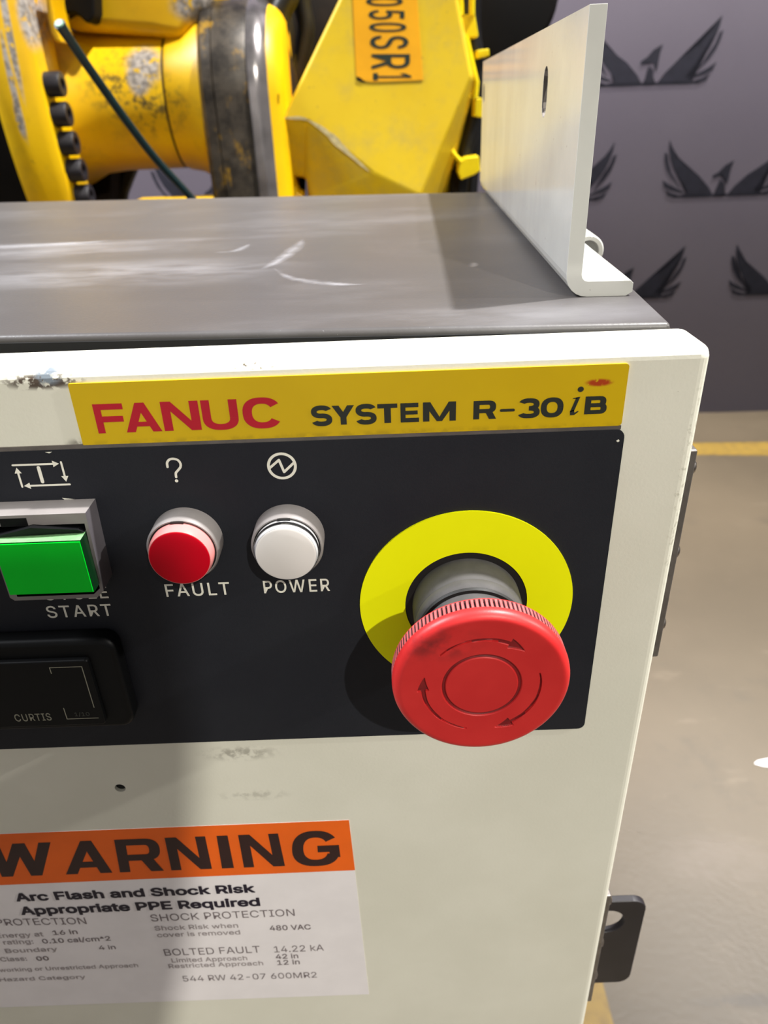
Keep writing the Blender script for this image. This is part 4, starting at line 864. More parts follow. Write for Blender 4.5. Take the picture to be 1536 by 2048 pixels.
# mushroom head with engraved arrows and ring
def head_mesh():
    bm = bmesh.new(); NT_ = 720; RO = 0.0218
    def y_face(r):
        if r > 0.0196:
            t = min(1, (r - 0.0196) / (RO - 0.0196)); return -0.0347 + 0.0024 * (1 - math.sqrt(max(0, 1 - t * t)))
        return -0.0347 + 0.0003 * (1 - (r / 0.0196) ** 2)
    arrows = [136, 14, -104]
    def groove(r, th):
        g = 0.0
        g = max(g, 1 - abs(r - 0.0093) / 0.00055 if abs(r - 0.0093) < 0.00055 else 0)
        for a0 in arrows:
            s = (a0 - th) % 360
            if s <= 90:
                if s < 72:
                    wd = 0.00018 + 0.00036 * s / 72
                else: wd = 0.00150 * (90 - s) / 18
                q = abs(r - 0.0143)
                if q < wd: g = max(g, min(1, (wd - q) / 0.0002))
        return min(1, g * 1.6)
    radii = [i * 0.0004 for i in range(1, 21)] + [0.0082 + i * 0.00012 for i in range(0, 20)] + [0.0107 + i * 0.00035 for i in range(0, 5)] + \
            [0.0124 + i * 0.00013 for i in range(0, 30)] + [0.0164 + i * 0.0004 for i in range(0, 8)] + [0.0196 + i * 0.0002 for i in range(0, 9)] + [0.0214, 0.0216, 0.02172, RO]
    rings = []
    cen = bm.verts.new((0, -0.0344, Z0))
    for r_ in radii:
        rg = []
        for i in range(NT_):
            th = i * 360.0 / NT_; a = math.radians(th)
            g = groove(r_, th)
            rg.append((bm.verts.new((r_ * math.cos(a), y_face(r_) + 0.00055 * g, Z0 + r_ * math.sin(a))), g))
        rings.append(rg)
    for i in range(NT_): bm.faces.new((cen, rings[0][i][0], rings[0][(i + 1) % NT_][0]))
    for A, B in zip(rings, rings[1:]):
        for i in range(NT_):
            j = (i + 1) % NT_
            fc = bm.faces.new((A[i][0], B[i][0], B[j][0], A[j][0]))
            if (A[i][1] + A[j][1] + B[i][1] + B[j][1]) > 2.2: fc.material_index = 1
    # knurled rim: teeth run along the axis
    last = [v for v, g in rings[-1]]
    for yy, dep in ((-0.0318, 0.0), (-0.0314, 1.0), (-0.0292, 1.0), (-0.0287, 0.0), (-0.0285, 0.0)):
        rg = []
        for i in range(NT_):
            a = 2 * PI * i / NT_
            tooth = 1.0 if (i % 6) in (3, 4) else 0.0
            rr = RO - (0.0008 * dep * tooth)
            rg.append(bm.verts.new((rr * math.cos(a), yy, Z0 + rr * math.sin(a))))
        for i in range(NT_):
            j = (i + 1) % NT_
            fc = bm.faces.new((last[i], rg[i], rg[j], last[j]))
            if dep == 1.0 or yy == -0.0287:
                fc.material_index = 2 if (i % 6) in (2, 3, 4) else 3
        last = rg
    bm.faces.new(last)
    return bm
finish('mushroom_head', head_mesh(), ['stop_red', 'stop_groove', 'knurl_gap', 'knurl_tip'], es, angle=50)['label'] = 'red mushroom head with engraved turning arrows'

# round indicator lamps
def indicator(name, label, x, z, lens, edge, hl):
    e = bpy.data.objects.new(name, None); COL.objects.link(e); e.parent = cab; ORIGIN[e.name] = ORIGIN[cab.name]; e['label'] = label
    bm = bmesh.new(); lathe(bm, (x, 0, z + Z0), 'y', [(0.0094, 0), (0.0094, -0.0064), (0.0090, -0.0070), (0.0087, -0.0070), (0.0087, -0.003), (0, -0.003)], 72, capend=False)
    finish('bezel', bm, 'grey_plastic', e)
    bm = bmesh.new(); lathe(bm, (x, 0, z + Z0), 'y', [(0.0087, -0.0030), (0.0087, -0.0066), (0.0083, -0.0067), (0.0083, -0.003)], 72, capend=False)
    finish('seal_ring', bm, 'black_rubber', e)
    bm = bmesh.new(); lathe(bm, (x, 0, z + Z0), 'y', [(0.0083, -0.0032), (0.0083, -hl + 0.0018), (0.0081, -hl + 0.0008), (0.00785, -hl), (0.0077, -hl)], 72, capend=False)
    finish('lens_rim', bm, edge, e)
    if edge == 'clear_grey':
        bm = bmesh.new(); lathe(bm, (x, 0, z + Z0), 'y', [(0.00835, -hl + 0.0022), (0.00850, -hl + 0.0016), (0.00835, -hl + 0.0010)], 72, capend=False); finish('chrome_ring', bm, 'chrome', e)
    bm = bmesh.new(); lathe(bm, (x, 0, z + Z0), 'y', [(0.0077, -hl + 0.001), (0.0077, -hl - 0.0001), (0.0072, -hl - 0.0003), (0.0, -hl - 0.0005)], 72, capend=False)
    finish('lens', bm, lens, e)
    bm = bmesh.new(); slab(bm, [(x - 0.0016, z + 0.0079), (x + 0.0016, z + 0.0079), (x + 0.0016, z + 0.0088), (x - 0.0016, z + 0.0088)], -0.0074, -0.003)
    finish('key_notch', bm, 'black_rubber', e, smooth=False)
indicator('fault_lamp', 'red round fault lamp in grey bezel', -0.0748, 0.0246, 'red_lens', 'red_pale', 0.0105)
indicator('power_lamp', 'white round power lamp in chrome ring', -0.0477, 0.0244, 'white_lens', 'clear_grey', 0.0100)

# square cycle start button
e = bpy.data.objects.new('cycle_start_button', None); COL.objects.link(e); e.parent = cab; ORIGIN[e.name] = ORIGIN[cab.name]
e['label'] = 'green square cycle start button in grey shroud'
SX0, SX1, SZ0, SZ1 = -0.1225, -0.0967, 0.0117, 0.0375
bm = bmesh.new()
outer = [(SX0 + 0.001, SZ0), (SX1 - 0.0028, SZ0), (SX1 - 0.0006, SZ0 + 0.0022), (SX1, SZ1), (SX0, SZ1), (SX0, SZ0 + 0.001)]
inner = [(SX0 + 0.002, SZ0 + 0.0012), (SX1 - 0.0034, SZ0 + 0.0012), (SX1 - 0.0014, SZ0 + 0.003), (SX1 - 0.0009, SZ1 - 0.0030), (SX0 + 0.002, SZ1 - 0.0030), (SX0 + 0.002, SZ0 + 0.002)]
rg = [[Vector((x, yy, z + Z0)) for x, z in pl] for pl, yy in ((outer, 0.0), (outer, -0.0082), (inner, -0.0082), (inner, -0.002))]
loft(bm, rg, True)
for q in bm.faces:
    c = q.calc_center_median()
    if c.z < Z0 + SZ1 - 0.002 and abs(c.y + 0.0041) < 0.003 and c.x > SX1 - 0.002: q.material_index = 1  # right wall darkened in colour, shade painted in
for q in bm.faces:
    c = q.calc_center_median()
    if -0.0075 < c.y < -0.0015 and SX0 + 0.0005 < c.x < SX1 - 0.0005 and SZ0 + 0.0005 < c.z - Z0 < SZ1 - 0.001: q.material_index = 2  # recess shade painted black on the inner walls
finish('shroud', bm, ['grey_plastic', 'shaded_grey_plastic', 'black_gloss'], e, angle=25)
bm = bmesh.new()
box(bm, SX0 + 0.0040, SX0 + 0.0108, -0.0084, -0.002, Z0 + SZ1 - 0.0031, Z0 + SZ1 - 0.0008)
prism(bm, [(SX0 + 0.0022, -0.0100, Z0 + 0.0325), (SX0 + 0.012, -0.0100, Z0 + 0.0348), (SX1 - 0.0025, -0.0095, Z0 + 0.0335), (SX1 - 0.0012, -0.009, Z0 + 0.0324)], (0, 0.005, 0))
finish('latch_slot', bm, 'black_gloss', e, smooth=False)
def lensbox(bm, x0, x1, z0, z1, ya, yb, cx_, cz_):
    loft(bm, [[Vector((x0, ya, z0 + Z0)), Vector((x1, ya, z0 + Z0)), Vector((x1, ya, z1 + Z0)), Vector((x0, ya, z1 + Z0))],
              [Vector((x0 + cx_, yb, z0 + Z0)), Vector((x1 - cx_, yb, z0 + Z0)), Vector((x1 - cx_, yb, z1 + Z0 - cz_)), Vector((x0 + cx_, yb, z1 + Z0 - cz_))]])
bm = bmesh.new(); lensbox(bm, -0.1199, -0.0977, 0.0163, 0.0324, -0.003, -0.0121, 0.0002, 0.0004)
bm.normal_update()
for q in bm.faces:
    if q.calc_center_median().z > Z0 + 0.0318: q.material_index = 1
finish('lens_body', bm, ['green_dark', 'green_pale'], e, smooth=False)['label'] = 'pale green translucent lens edge'
bm = bmesh.new(); lensbox(bm, -0.1197, -0.0980, 0.0165, 0.0317, -0.0115, -0.0124, 0.0001, 0.0001)
finish('lens', bm, 'green', e, smooth=False)

# hour meter
e = bpy.data.objects.new('hour_meter', None); COL.objects.link(e); e.parent = cab; ORIGIN[e.name] = ORIGIN[cab.name]
e['label'] = 'black hour meter with white window outline'
bm = bmesh.new(); slab(bm, rrect(-0.165, -0.0995, -0.0375, -0.004, 0.004), -0.0065, 0.0)
finish('meter_bezel', bm, 'black_gloss', e, bevel=0.0018, seg=3)
bm = bmesh.new(); slab(bm, rrect(-0.155, -0.1072, -0.0342, -0.0096, 0.001), -0.0082, -0.006)
mf = finish('meter_face', bm, 'black_gloss', e, bevel=0.0005, seg=2)
bm = bmesh.new(); YM = -0.00826
stroke(bm, [(-0.1182, -0.0138), (-0.1182, -0.0117), (-0.1091, -0.0117), (-0.1091, -0.0272)], 0.00026, YM)
stroke(bm, [(-0.1180, -0.0271), (-0.1180, -0.0314), (-0.1088, -0.0314)], 0.00026, YM)
deco('window_outline', bm, 'dim_ink', e)
bm = bmesh.new()
fit(bm, 'CURTIS', -0.1332, -0.1225, -0.0317, -0.0288, YM, 0.006, spacing=1.1)
deco('meter_lettering', bm, 'dim_ink', e)
bm = bmesh.new()
fit(bm, '1/10', -0.1154, -0.1110, -0.0306, -0.0289, YM, 0.004)
deco('meter_fine_print', bm, 'faint_ink', e)

# hinge leaves with dome screws, on the door's right edge
def hinge(za, zb, screws, y1=0.0125):
    bm = bmesh.new(); box(bm, 0.0570, 0.0599, 0.0035, y1, Z0 + za, Z0 + zb)
    h = finish('hinge_leaf', bm, 'hinge', cab, bevel=0.0006, seg=2)
    for z in screws:
        bm = bmesh.new(); lathe(bm, (0.0597, 0.0075, Z0 + z), 'x', [(0.0026, 0), (0.0026, 0.0006), (0.0021, 0.0014), (0.0011, 0.0020), (0, 0.0021)], 24, capend=False)
        finish('dome_screw', bm, 'steel', h)
zc = lambda u, v, y: at(u, v, y).z - Z0
hinge(zc(1313, 1308, 0.005), zc(1396, 895, 0.005), [zc(1394, 931, 0.0075), zc(1363, 1099, 0.0075), zc(1332, 1243, 0.0075)])
hinge(zc(1189, 1996, 0.005), zc(1226, 1785, 0.005), [zc(1229, 1796, 0.0075), zc(1216, 1880, 0.0075), zc(1202, 1945, 0.0075)])
# black latch plate with a round hole, fixed to the cabinet side
bm = bmesh.new(); slab(bm, rrect(0.050, 0.0832, -0.2352, -0.1736, 0.006), 0.0195, 0.0225)
hp = finish('latch_plate', bm, 'black_satin', cab, bevel=0.0003, seg=1)
cb = bmesh.new(); lathe(cb, (0.0674, 0.015, -0.1877 + Z0), 'y', [(0.0076, 0.0), (0.0076, 0.012)], 48); boolean(hp, cb)

# white angle bracket standing on the lid
DE = -0.0455; BO = Vector((0.0544, 0.021, LZ)); BX = Vector((math.cos(DE), math.sin(DE), 0)); BY = Vector((-math.sin(DE), math.cos(DE), 0)); BZ = Vector((0, 0, 1))
def bl(x, y, z): return BO + BX * x + BY * y + BZ * z
XL, TH, YF, YB, HT = -0.0220, 0.0045, 0.0300, 0.3300, 0.0722
prof = [(XL, HT), (XL + TH, HT)]
prof += [(XL + TH, 0.0065)] + [(XL + TH + 0.002 - 0.002 * math.cos(a), 0.0065 - 0.002 * math.sin(a)) for a in (PI / 6, PI / 3)] + [(XL + TH + 0.002, TH)]
prof += [(-0.0030, TH), (-0.0022, TH - 0.0008), (-0.0022, 0.0012), (-0.0040, 0.0)]
prof += [(XL + 0.0065 - 0.0065 * math.sin(a), 0.0065 - 0.0065 * math.cos(a)) for a in [PI / 2 * k / 6 for k in range(7)]]
bm = bmesh.new()
NS = 1
rings = [[bl(x, YF, z) for x, z in prof], [bl(x, YB - 0.012, z) for x, z in prof], [bl(x, YB, max(z, 0.0) if z > 0.012 else z) for x, z in prof]]
# the rear end of the upright is rounded off at the bottom
rings[2] = [bl(x, YB - (0.010 if z < 0.005 else 0.004 if z < 0.008 else 0), z) for x, z in prof]
loft(bm, rings, True)
br_ = finish('angle_bracket', bm, ['bracket', 'hinge'], cab, bevel=0.0006, seg=2, limit=50)
br_['label'] = 'upright white painted steel angle bracket'
co = ORIGIN[cab.name]
def slot(y, za, zb, rd):
    cb = bmesh.new()
    pts = [(y + rd * math.cos(a), zb - rd + rd * math.sin(a)) for a in [PI * k / 8 for k in range(9)]] + [(y + rd * math.cos(a), za + rd + rd * math.sin(a)) for a in [PI + PI * k / 8 for k in range(9)]]
    loft(cb, [[bl(XL - 0.004, q, z) - co for q, z in pts], [bl(XL + TH + 0.004, q, z) - co for q, z in pts]], True)
    for q in cb.faces: q.material_index = 1
    boolean(br_, cb)
slot(0.0907, 0.0462, 0.0612, 0.0045)
slot(0.3185, 0.0500, 0.0606, 0.0040)
# white tube lying along the lid's right edge behind the bracket foot
bm = bmesh.new()
tc0 = bl(-0.0002, 0.100, 0.0006)
ringsr = []
for rr, dd in ((0.0036, 0.003), (0.0040, 0.0), (0.0054, 0.0), (0.0059, 0.0006), (0.0059, 0.20), (0.0, 0.20)):
    ringsr.append([tc0 + BY * dd + (BX * math.cos(2 * PI * k / 32) + BZ * math.sin(2 * PI * k / 32)) * max(rr, 1e-5) for k in range(32)])
loft(bm, ringsr, True)
finish('edge_tube', bm, 'bracket', cab)

# ------------------------------------------------------------------ yellow robot arm behind the cabinet
YA = 0.95
rob = thing('robot_arm', (0.0, YA, 0.0), 'worn yellow industrial robot arm behind the grey cabinet lid', 'robot arm')
RO_ = Vector((0.0, YA, 0.0))
ax = at(365, 205, YA); ZA = ax.z
def X(u, v, y): return at(u, v, y).x
# wrist cylinder (turned about a sideways axis)
p1 = at(283, 128, YA - 0.078) - RO_; p2 = at(300, 208, YA - 0.078) - RO_
M['yellow_wrist'] = yellow('worn_yellow_wrist', patches=[(p1, (0.021, 0.05, 0.022)), (at(276, 160, YA - 0.078) - RO_, (0.013, 0.05, 0.016))], dirt=0.8,
                          grime=[(p2, (0.04, 0.06, 0.028)), (at(240, 165, YA - 0.078) - RO_, (0.04, 0.06, 0.03))])
xs0 = X(100, 205, YA - 0.078); xs1 = X(333, 205, YA - 0.078); xl0 = X(405, 205, YA - 0.11)
bm = bmesh.new()
lathe(bm, (0, YA, ZA), 'x', [(0.105, xs0 - 0.04), (0.094, xs0 + 0.006), (0.082, xs0 + 0.030), (0.0790, xs0 + 0.06), (0.0785, xs1 - 0.02), (0.0785, xs1 - 0.003)], 72)
finish('wrist_cylinder', bm, 'yellow_wrist', rob)
bm = bmesh.new()
lathe(bm, (0, YA, ZA), 'x', [(0.0770, xs1 - 0.003), (0.0770, xs1)], 72)
finish('seam_ring', bm, 'black_rubber', rob)
bm = bmesh.new()
lathe(bm, (0, YA, ZA), 'x', [(0.0785, xs1), (0.0805, xs1 + 0.004), (0.084, xs1 + 0.022), (0.095, xl0 - 0.010), (0.099, xl0 + 0.006)], 72)
finish('flared_collar', bm, 'yellow_wrist', rob)
# stadium-shaped link seen edge on
def stadium(cx_, R_, z_low, n=30):
    pts = [(YA + R_ * math.cos(a), ZA + R_ * math.sin(a)) for a in [PI * k / n for k in range(n + 1)]]
    return [(YA + R_, z_low)] + pts + [(YA - R_, z_low)]
RL = 0.110; ZL = 0.42
xa = X(402, 205, YA - RL); xb = X(495, 150, YA - RL); xc = X(535, 150, YA - RL); xd = X(560, 205, YA - RL)
def st_ring(x, R_): return [Vector((x, y, z)) for y, z in stadium(0, R_, ZL)]
bm = bmesh.new(); loft(bm, [st_ring(xa - 0.004, RL - 0.018), st_ring(xa, RL - 0.006), st_ring(xa + 0.004, RL - 0.001), st_ring((xa + xb) / 2 - 0.014, RL), st_ring((xa + xb) / 2 - 0.013, RL - 0.0015), st_ring((xa + xb) / 2 - 0.012, RL), st_ring(xb - 0.003, RL), st_ring(xb, RL - 0.002)])
finish('elbow_link', bm, 'rim', rob)['label'] = 'link with worn dark bare rim'
bm = bmesh.new(); loft(bm, [st_ring(xb - 0.002, RL - 0.001), st_ring(xb, RL + 0.002), st_ring(xb + 0.008, RL + 0.0025), st_ring(xc - 0.006, RL - 0.001), st_ring(xc, RL - 0.008)])
finish('bright_edge', bm, 'bare_steel', rob)['label'] = 'bright bare metal edge'
M['yellow'] = yellow('worn_yellow', dirt=0.55)
bm = bmesh.new(); loft(bm, [st_ring(xc - 0.002, RL - 0.006), st_ring(xc + 0.006, RL - 0.010), st_ring(xd, RL - 0.016), st_ring(xd + 0.004, RL - 0.024)])
lc = finish('link_cover', bm, 'yellow', rob)
bm = bmesh.new()
yk = YA - RL + 0.011
for pl in ([(547, 320), (561, 312), (561, 330), (553, 340), (562, 345), (556, 362), (547, 360)], [(540, 183), (543, 183), (543, 215), (541, 215)], [(555, 188), (558, 188), (558, 208), (556, 208)]):
    bm = bmesh.new(); fc = bm.faces.new([bm.verts.new(at(u, v, yk)) for u, v in pl]); deco('dark_mark', bm, 'motor', lc)
# big flange on the left, its bolts on the right-hand face
RF = 0.41; YFC = YA + 0.25; ZFC = ZA + 0.02; YFF = YFC - RF
patchF = [(at(42, 25, YFF) - RO_, (0.009, 0.09, 0.030)), (at(12, 60, YFF) - RO_, (0.0035, 0.09, 0.06)), (at(24, 170, YFF) - RO_, (0.003, 0.05, 0.05)), (at(38, 240, YFF) - RO_, (0.004, 0.05, 0.018))]
M['yellow_flange'] = yellow('worn_yellow_flange', patches=patchF, dirt=0.7)
f1 = X(92, 205, YFF + 0.012); f0 = X(-18, 205, YFF); fm = X(28, 205, YFF)
bm = bmesh.new()
lathe(bm, (0, YFC, ZFC), 'x', [(RF - 0.03, f0), (RF - 0.004, f0 + 0.004), (RF, f0 + 0.010), (RF, fm), (RF - 0.002, fm + 0.006), (RF - 0.006, f1 - 0.012), (RF - 0.010, f1 - 0.003), (RF - 0.014, f1), (RF - 0.075, f1), (RF - 0.080, f1 - 0.03), (RF - 0.080, f0)], 160, capend=False)
bmesh.ops.bisect_plane(bm, geom=bm.verts[:] + bm.edges[:] + bm.faces[:], plane_co=(0, YA + 0.05, 0), plane_no=(0, 1, 0), clear_outer=True)
bmesh.ops.holes_fill(bm, edges=[e_ for e_ in bm.edges if e_.is_boundary])
fl_ = finish('flange', bm, 'yellow_flange', rob)
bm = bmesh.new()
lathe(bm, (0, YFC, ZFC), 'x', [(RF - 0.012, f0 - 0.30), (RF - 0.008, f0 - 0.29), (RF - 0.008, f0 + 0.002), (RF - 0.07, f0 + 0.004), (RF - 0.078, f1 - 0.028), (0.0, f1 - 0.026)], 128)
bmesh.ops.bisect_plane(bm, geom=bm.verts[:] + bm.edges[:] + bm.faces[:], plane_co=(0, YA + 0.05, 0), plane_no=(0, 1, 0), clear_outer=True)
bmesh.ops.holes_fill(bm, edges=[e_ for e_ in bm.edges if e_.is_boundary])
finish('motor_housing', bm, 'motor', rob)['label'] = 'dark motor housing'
RB = RF - 0.028
for k in range(9):
    a = PI + math.radians(4.6 * k - 0.3)
    cy, cz = YFC + RB * math.cos(a), ZFC + RB * math.sin(a)
    bm = bmesh.new(); lathe(bm, (f1, cy, cz), 'x', [(0.0132, -0.004), (0.0132, 0.016), (0.0122, 0.018), (0.0065, 0.018), (0.0065, 0.010), (0, 0.010)], 32, capend=False)
    finish('socket_bolt', bm, 'black_satin', fl_)
# slot-shaped recess and upper housing
bm = bmesh.new()
YU = YA + 0.02
hp_ = [(96, -90), (100, 40), (150, 62), (220, 66), (300, 72), (368, 84), (392, 48), (418, 18), (420, -90)]
prism(bm, [at(u, v, YU - 0.075) for u, v in hp_], (0, 0.16, 0))
M['yellow_upper'] = yellow('worn_yellow_upper', patches=[(at(396, 12, YU - 0.075) - RO_, (0.03, 0.05, 0.016))], dirt=0.4)
finish('upper_housing', bm, 'yellow_upper', rob, bevel=0.016, seg=5)
bm = bmesh.new()
yq = YA - 0.085
prism(bm, [at(u, v, yq) for u, v in ((106, -40), (110, 20), (116, 36), (124, 33), (134, 26), (148, 26), (160, 34), (172, 46), (182, 44), (189, 25), (187, -40))], (0, 0.035, 0))  # black block stands in for the shade inside an opening
finish('dark_opening', bm, 'motor', rob, bevel=0.003)['label'] = 'two-lobed opening, its dark inside built as black block'
bm = bmesh.new()
prism(bm, [at(u, v, YA - 0.125) for u, v in ((88, -60), (93, 30), (101, 66), (110, 84), (124, 86), (112, 50), (103, 0), (100, -60))], (0, 0.05, 0))
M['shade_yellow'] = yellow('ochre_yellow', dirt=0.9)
finish('web_rib', bm, 'shade_yellow', rob, bevel=0.003)

# main faceted arm casting on the right
YMN = 0.86
def mp(u, v, dy=0.0): return at(u, v, YMN + dy)
AN = (mp(915, 0, 0.008) - mp(678, 0, 0.008)).cross(mp(612, 239, 0.0) - mp(678, 0, 0.008)).normalized()
if AN.y > 0: AN = -AN
def plate_pt(u, v, off=0.0):
    P0 = mp(678, 0, 0.008) + AN * off; k = ray(u, v); return C_CAM + k * ((P0 - C_CAM).dot(AN) / k.dot(AN))
bm = bmesh.new()
V = {}
for k, u, v, dy in (('a0', 735, -140, 0.02), ('a1', 678, 0, 0.008), ('b', 565, 236, 0.006), ('c', 612, 239, 0.0), ('d', 745, 346, 0.0), ('g', 842, 392, 0.0), ('g2', 848, 470, 0.0),
                    ('h', 944, 152, 0.0), ('i', 915, 0, 0.008), ('i0', 890, -140, 0.02), ('e0', 567, 350, 0.045), ('e1', 612, 356, 0.045), ('e2', 620, 395, 0.03), ('e3', 622, 470, 0.03), ('d2', 760, 395, 0.004), ('d3', 760, 470, 0.004),
                    ('h2', 952, 162, 0.08), ('i2', 922, 0, 0.10), ('i20', 897, -140, 0.12), ('j', 893, 392, 0.08), ('j2', 893, 470, 0.08),
                    ('A0', 735, -140, 0.22), ('A1', 678, 0, 0.20), ('B', 567, 236, 0.18), ('E', 567, 350, 0.18), ('E1', 612, 356, 0.18), ('E3', 622, 470, 0.18), ('J2', 880, 470, 0.22), ('H', 930, 162, 0.22), ('I', 905, 0, 0.22), ('I0', 880, -140, 0.24)):
    V[k] = bm.verts.new(plate_pt(u, v) if k in ('a0', 'a1', 'b', 'c', 'd', 'g', 'h', 'i', 'i0') else mp(u, v, dy))
for q in ('a0 a1 i i0', 'a1 b c h i', 'c d g h', 'd d2 g', 'd2 d3 g2 g', 'b e0 e1 c', 'c e1 e2 d', 'e2 d2 d', 'e2 e3 d3 d2',
          'h g j h2', 'g g2 j2 j', 'i h h2 i2', 'i0 i i2 i20', 'a0 A0 A1 a1', 'a1 A1 B b', 'b B E e0', 'e0 E E1 e1', 'e1 E1 E3 e3 e2',
          'h2 j j2 J2 H', 'i2 h2 H I', 'i20 i2 I I0', 'A0 I0 I A1', 'A1 I H B', 'B H J2 E3 E1 E', 'e3 E3 J2 j2 g2 d3', 'a0 i0 i20 I0 A0'):
    bm.faces.new([V[k] for k in q.split()])
def arm_paint():
    t = NT('yellow_arm_paint')
    a = t.mix(t.ramp(t.noise(6, 5), 0.3, 0.7), L((228, 188, 14)), L((238, 202, 30)))
    a = t.mix(t.mul(t.ramp(t.noise(16, 6, 0.7), 0.42, 0.72), 0.55), a, L((196, 172, 84)))
    a = t.mix(t.mul(t.ramp(t.noise(120, 4, 0.6), 0.66, 0.74), 0.5), a, L((150, 128, 70)))
    t.base(a); t.set(0.45); t.bump(t.noise(60, 4), 0.06, 0.002); return t.m
M['yellow_arm'] = arm_paint()
arm = finish('arm_casting', bm, 'yellow_arm', rob, bevel=0.004, seg=3, limit=12)
bm = bmesh.new()
for pts, wd in (([(568, 236), (600, 236), (616, 240)], 0.0022), ([(616, 240), (650, 262), (690, 300), (738, 343)], 0.0032)):
    P = [plate_pt(u, v, 0.0012) for u, v in pts]; P = spline(P, 5)
    vs = []
    for i, p in enumerate(P):
        k = math.sin(PI * (i + 0.5) / len(P)) * wd * (0.7 + 0.6 * random.random())
        vs.append((bm.verts.new(p + Vector((k * 0.5, 0, k))), bm.verts.new(p - Vector((k * 0.5, 0, k)))))
    for a, b in zip(vs, vs[1:]): bm.faces.new((a[0], b[0], b[1], a[1]))
M['edge_wear'] = pbr('worn_pale_edge', (206, 190, 140), 0.5, var=0.2, scale=150)
finish('edge_wear', bm, 'edge_wear', arm, smooth=False)
# amber plate with the model lettering, read from top to bottom
pa = [(701, -60), (706, 0), (713, 152), (724, 160), (742, 164), (846, 160), (834, 0), (828, -60)]
bm = bmesh.new(); prism(bm, [plate_pt(u, v, 0.0009) for u, v in pa], (0, 0.002, 0))
pl_ = finish('rating_plate', bm, 'plate_yellow', arm, smooth=False); pl_['label'] = 'amber plate with dark green vertical lettering'
bm = bmesh.new()
def vert_char(ch, u0, u1, v0, v1, bold=0.006):
    """letter turned a quarter clockwise: its top points right; fills u0..u1 (height), v0..v1 (width)"""
    Vt, P = glyphs(ch, bold); a, b = min(v.x for v in Vt), max(v.x for v in Vt); c, e_ = min(v.y for v in Vt), max(v.y for v in Vt)
    put(bm, (Vt, P), lambda q: plate_pt(u0 + (q.y - c) / (e_ - c) * (u1 - u0), v0 + (q.x - a) / (b - a) * (v1 - v0), 0.0012))
vert_char('0', 732, 806, -6, 11); vert_char('5', 737, 809, 20, 38); vert_char('0', 738, 813, 45, 63)
vert_char('S', 740, 817, 71, 97); vert_char('R', 743, 820, 108, 138); vert_char('1', 746, 823, 146, 160)
deco('plate_lettering', bm, 'plate_ink', pl_)
bm = bmesh.new()
fc = bm.faces.new([bm.verts.new(plate_pt(u, v, 0.0011)) for u, v in ((713, 153), (722, 156), (731, 165), (722, 164), (713, 160))])
deco('plate_chip', bm, 'motor', pl_)

# pedestal and lower beam, hidden mostly by the cabinet
bm = bmesh.new()
box(bm, X(640, 390, YA), X(850, 390, YA), YA - 0.06, YA + 0.16, 0.10, 0.60)
box(bm, f0 + 0.1, X(860, 390, YA), YA - 0.12, YA + 0.14, 0.25, 0.42)
box(bm, -0.42, 0.12, YA - 0.22, YA + 0.24, 0.0, 0.12)
finish('pedestal', bm, 'yellow', rob, bevel=0.01)
# bracket and cover pieces seen under the wrist
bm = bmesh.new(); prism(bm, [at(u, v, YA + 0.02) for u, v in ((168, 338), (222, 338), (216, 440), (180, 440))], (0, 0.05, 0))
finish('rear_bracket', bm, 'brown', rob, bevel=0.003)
bm = bmesh.new(); tube(bm, spline([at(u, v, YA + 0.09) for u, v in ((262, 325), (248, 360), (238, 395), (235, 470))], 5), 0.013)
finish('hose', bm, 'hose', rob)
bm = bmesh.new(); box(bm, X(272, 395, YA - 0.1), X(432, 395, YA - 0.1), YA - 0.12, YA - 0.08, 0.42, at(350, 395, YA - 0.1).z)
finish('base_tray', bm, 'shade_yellow', rob, bevel=0.004)
bm = bmesh.new(); prism(bm, [at(u, v, YA - 0.06) for u, v in ((566, 372), (592, 372), (594, 385), (606, 388), (606, 460), (566, 460))], (0, 0.05, 0))
finish('base_lug', bm, 'shade_yellow', rob, bevel=0.003)
# rear housing with its shade painted brown, and black hoses between the link and the arm casting
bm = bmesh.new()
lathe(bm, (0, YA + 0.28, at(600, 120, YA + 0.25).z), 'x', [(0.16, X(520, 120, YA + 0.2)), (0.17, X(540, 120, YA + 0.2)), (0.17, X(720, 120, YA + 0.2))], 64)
finish('rear_housing', bm, 'brown', rob)['label'] = 'rear housing with its shade painted dark brown'
for us, rad, yy in (([(545, -120), (556, 0), (566, 60), (562, 120), (552, 200), (548, 300), (546, 430)], 0.017, YA + 0.06), ([(585, -120), (580, -20), (560, 30), (556, 90), (575, 170), (590, 300), (592, 430)], 0.014, YA + 0.02),
                    ([(600, -120), (604, 0), (612, 60), (600, 130), (580, 200), (570, 320), (570, 430)], 0.012, YA + 0.08)):
    bm = bmesh.new(); tube(bm, spline([at(u, v, yy) for u, v in us], 6), rad); finish('hose', bm, 'hose', rob)
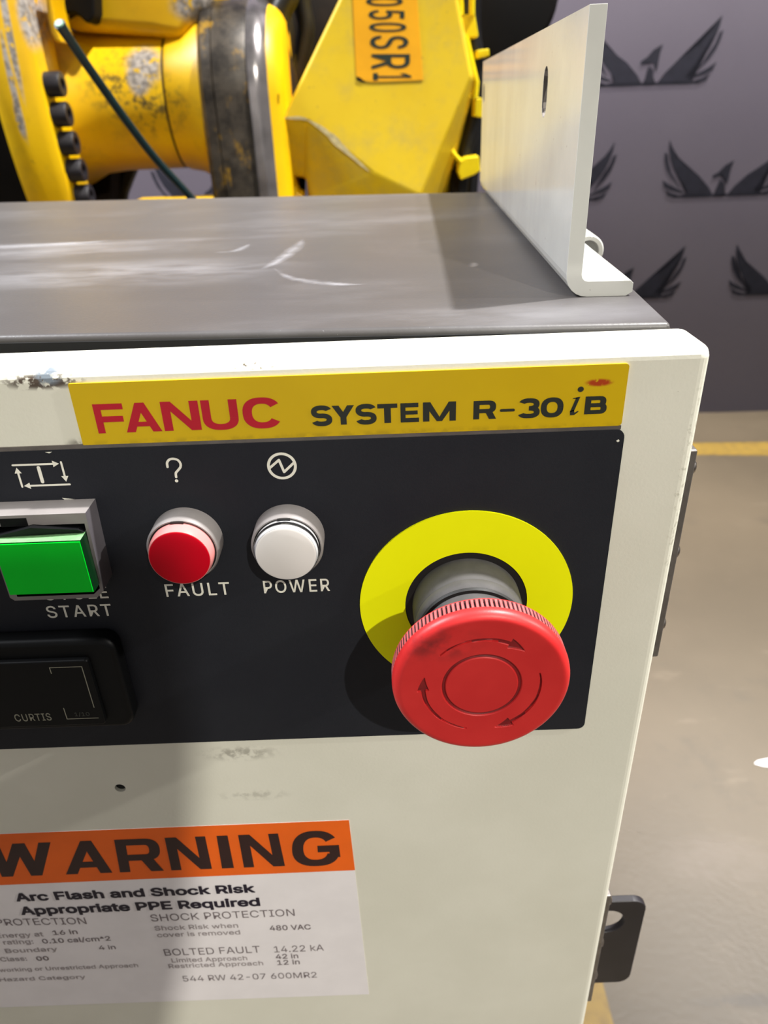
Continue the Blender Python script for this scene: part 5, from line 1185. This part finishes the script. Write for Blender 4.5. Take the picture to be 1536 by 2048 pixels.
# cables and yellow clips down the right side of the arm casting
for us, rad, yy in (([(925, -120), (930, 0), (948, 90), (955, 160), (945, 250), (925, 330), (915, 430)], 0.011, YA - 0.01), ([(955, -120), (948, 20), (952, 110), (962, 180), (955, 270), (945, 350), (940, 430)], 0.009, YA + 0.03),
                    ([(905, -120), (915, 40), (935, 130), (940, 230), (915, 310), (900, 430)], 0.012, YA + 0.05)):
    bm = bmesh.new(); tube(bm, spline([at(u, v, yy) for u, v in us], 6), rad); finish('cable', bm, 'hose', rob)
YC = YA - 0.05
for pl in ([(920, 30), (950, 27), (957, 74), (926, 76)], [(954, 100), (978, 97), (979, 112), (956, 117)], [(950, 197), (964, 195), (964, 236), (949, 233)], [(918, 322), (926, 316), (958, 312), (961, 342), (948, 350), (922, 360), (916, 345)]):
    bm = bmesh.new(); prism(bm, [at(u, v, YC) for u, v in pl], (0, 0.03, 0)); finish('cable_clip', bm, 'clip_yellow', rob, bevel=0.0015)
for us, rad in ((((932, 76), (940, 110), (946, 138), (953, 165), (950, 195)), 0.0036), (((897, 292), (908, 308), (922, 324)), 0.003), (((944, -20), (944, 30)), 0.0035), (((920, -20), (922, 30)), 0.0035)):
    bm = bmesh.new(); tube(bm, [at(u, v, YC) for u, v in us], rad); finish('clip_rail', bm, 'clip_yellow', rob)
bm = bmesh.new(); prism(bm, [at(u, v, YC + 0.02) for u, v in ((904, 340), (918, 345), (922, 430), (900, 430))], (0, 0.03, 0))
finish('clip_base', bm, 'brown', rob, bevel=0.002)
# black motor behind the bracket, top right
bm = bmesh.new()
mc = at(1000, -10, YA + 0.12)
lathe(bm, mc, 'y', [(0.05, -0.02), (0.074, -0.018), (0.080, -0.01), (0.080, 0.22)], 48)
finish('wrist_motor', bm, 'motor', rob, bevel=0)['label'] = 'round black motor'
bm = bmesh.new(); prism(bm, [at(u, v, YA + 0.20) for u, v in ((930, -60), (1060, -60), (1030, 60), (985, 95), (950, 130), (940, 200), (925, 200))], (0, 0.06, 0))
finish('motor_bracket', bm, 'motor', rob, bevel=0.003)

# ------------------------------------------------------------------ cut wire standing up behind the cabinet
YWR = 0.46
pts = [(119, 48), (160, 110), (206, 176), (256, 246), (312, 318), (383, 396), (450, 475)]
P = [at(u, v, YWR + 0.02 * i) for i, (u, v) in enumerate(pts)]
e0 = P[-1]
P += [e0 + Vector((0.03, 0.02, -0.10)), Vector((e0.x + 0.035, e0.y + 0.03, 0.30)), Vector((e0.x + 0.03, e0.y + 0.02, 0.02)), Vector((e0.x + 0.06, e0.y + 0.02, 0.0045))]
bm = bmesh.new(); tube(bm, spline(P, 7), lambda t: 0.0034 + 0.0008 * max(0, 1 - t * 18), 16)
wr = finish('cut_cable', bm, 'wire', None)
tag(wr, 'thin dark green cable with cut end rising in front of the yellow robot', 'cable')
bm = bmesh.new(); dr = (P[0] - P[1]).normalized(); tube(bm, [P[0] - dr * 0.0005, P[0] + dr * 0.0012], 0.0031, 16)
finish('cable_core', bm, 'wire_end', wr)['label'] = 'pale cut core'

# ------------------------------------------------------------------ white scrap on the floor
c = onz(1534, 1527, 0.0)
bm = bmesh.new()
pp = [(-0.020, 0.0), (-0.008, -0.006), (0.012, -0.008), (0.026, -0.003), (0.024, 0.006), (0.004, 0.008), (-0.012, 0.005)]
prism(bm, [(c.x + a, c.y + b, 0.0) for a, b in pp], (0, 0, 0.0015))
tag(finish('paper_scrap', bm, 'paper', smooth=False), 'small white scrap lying on the bare grey floor', 'scrap')
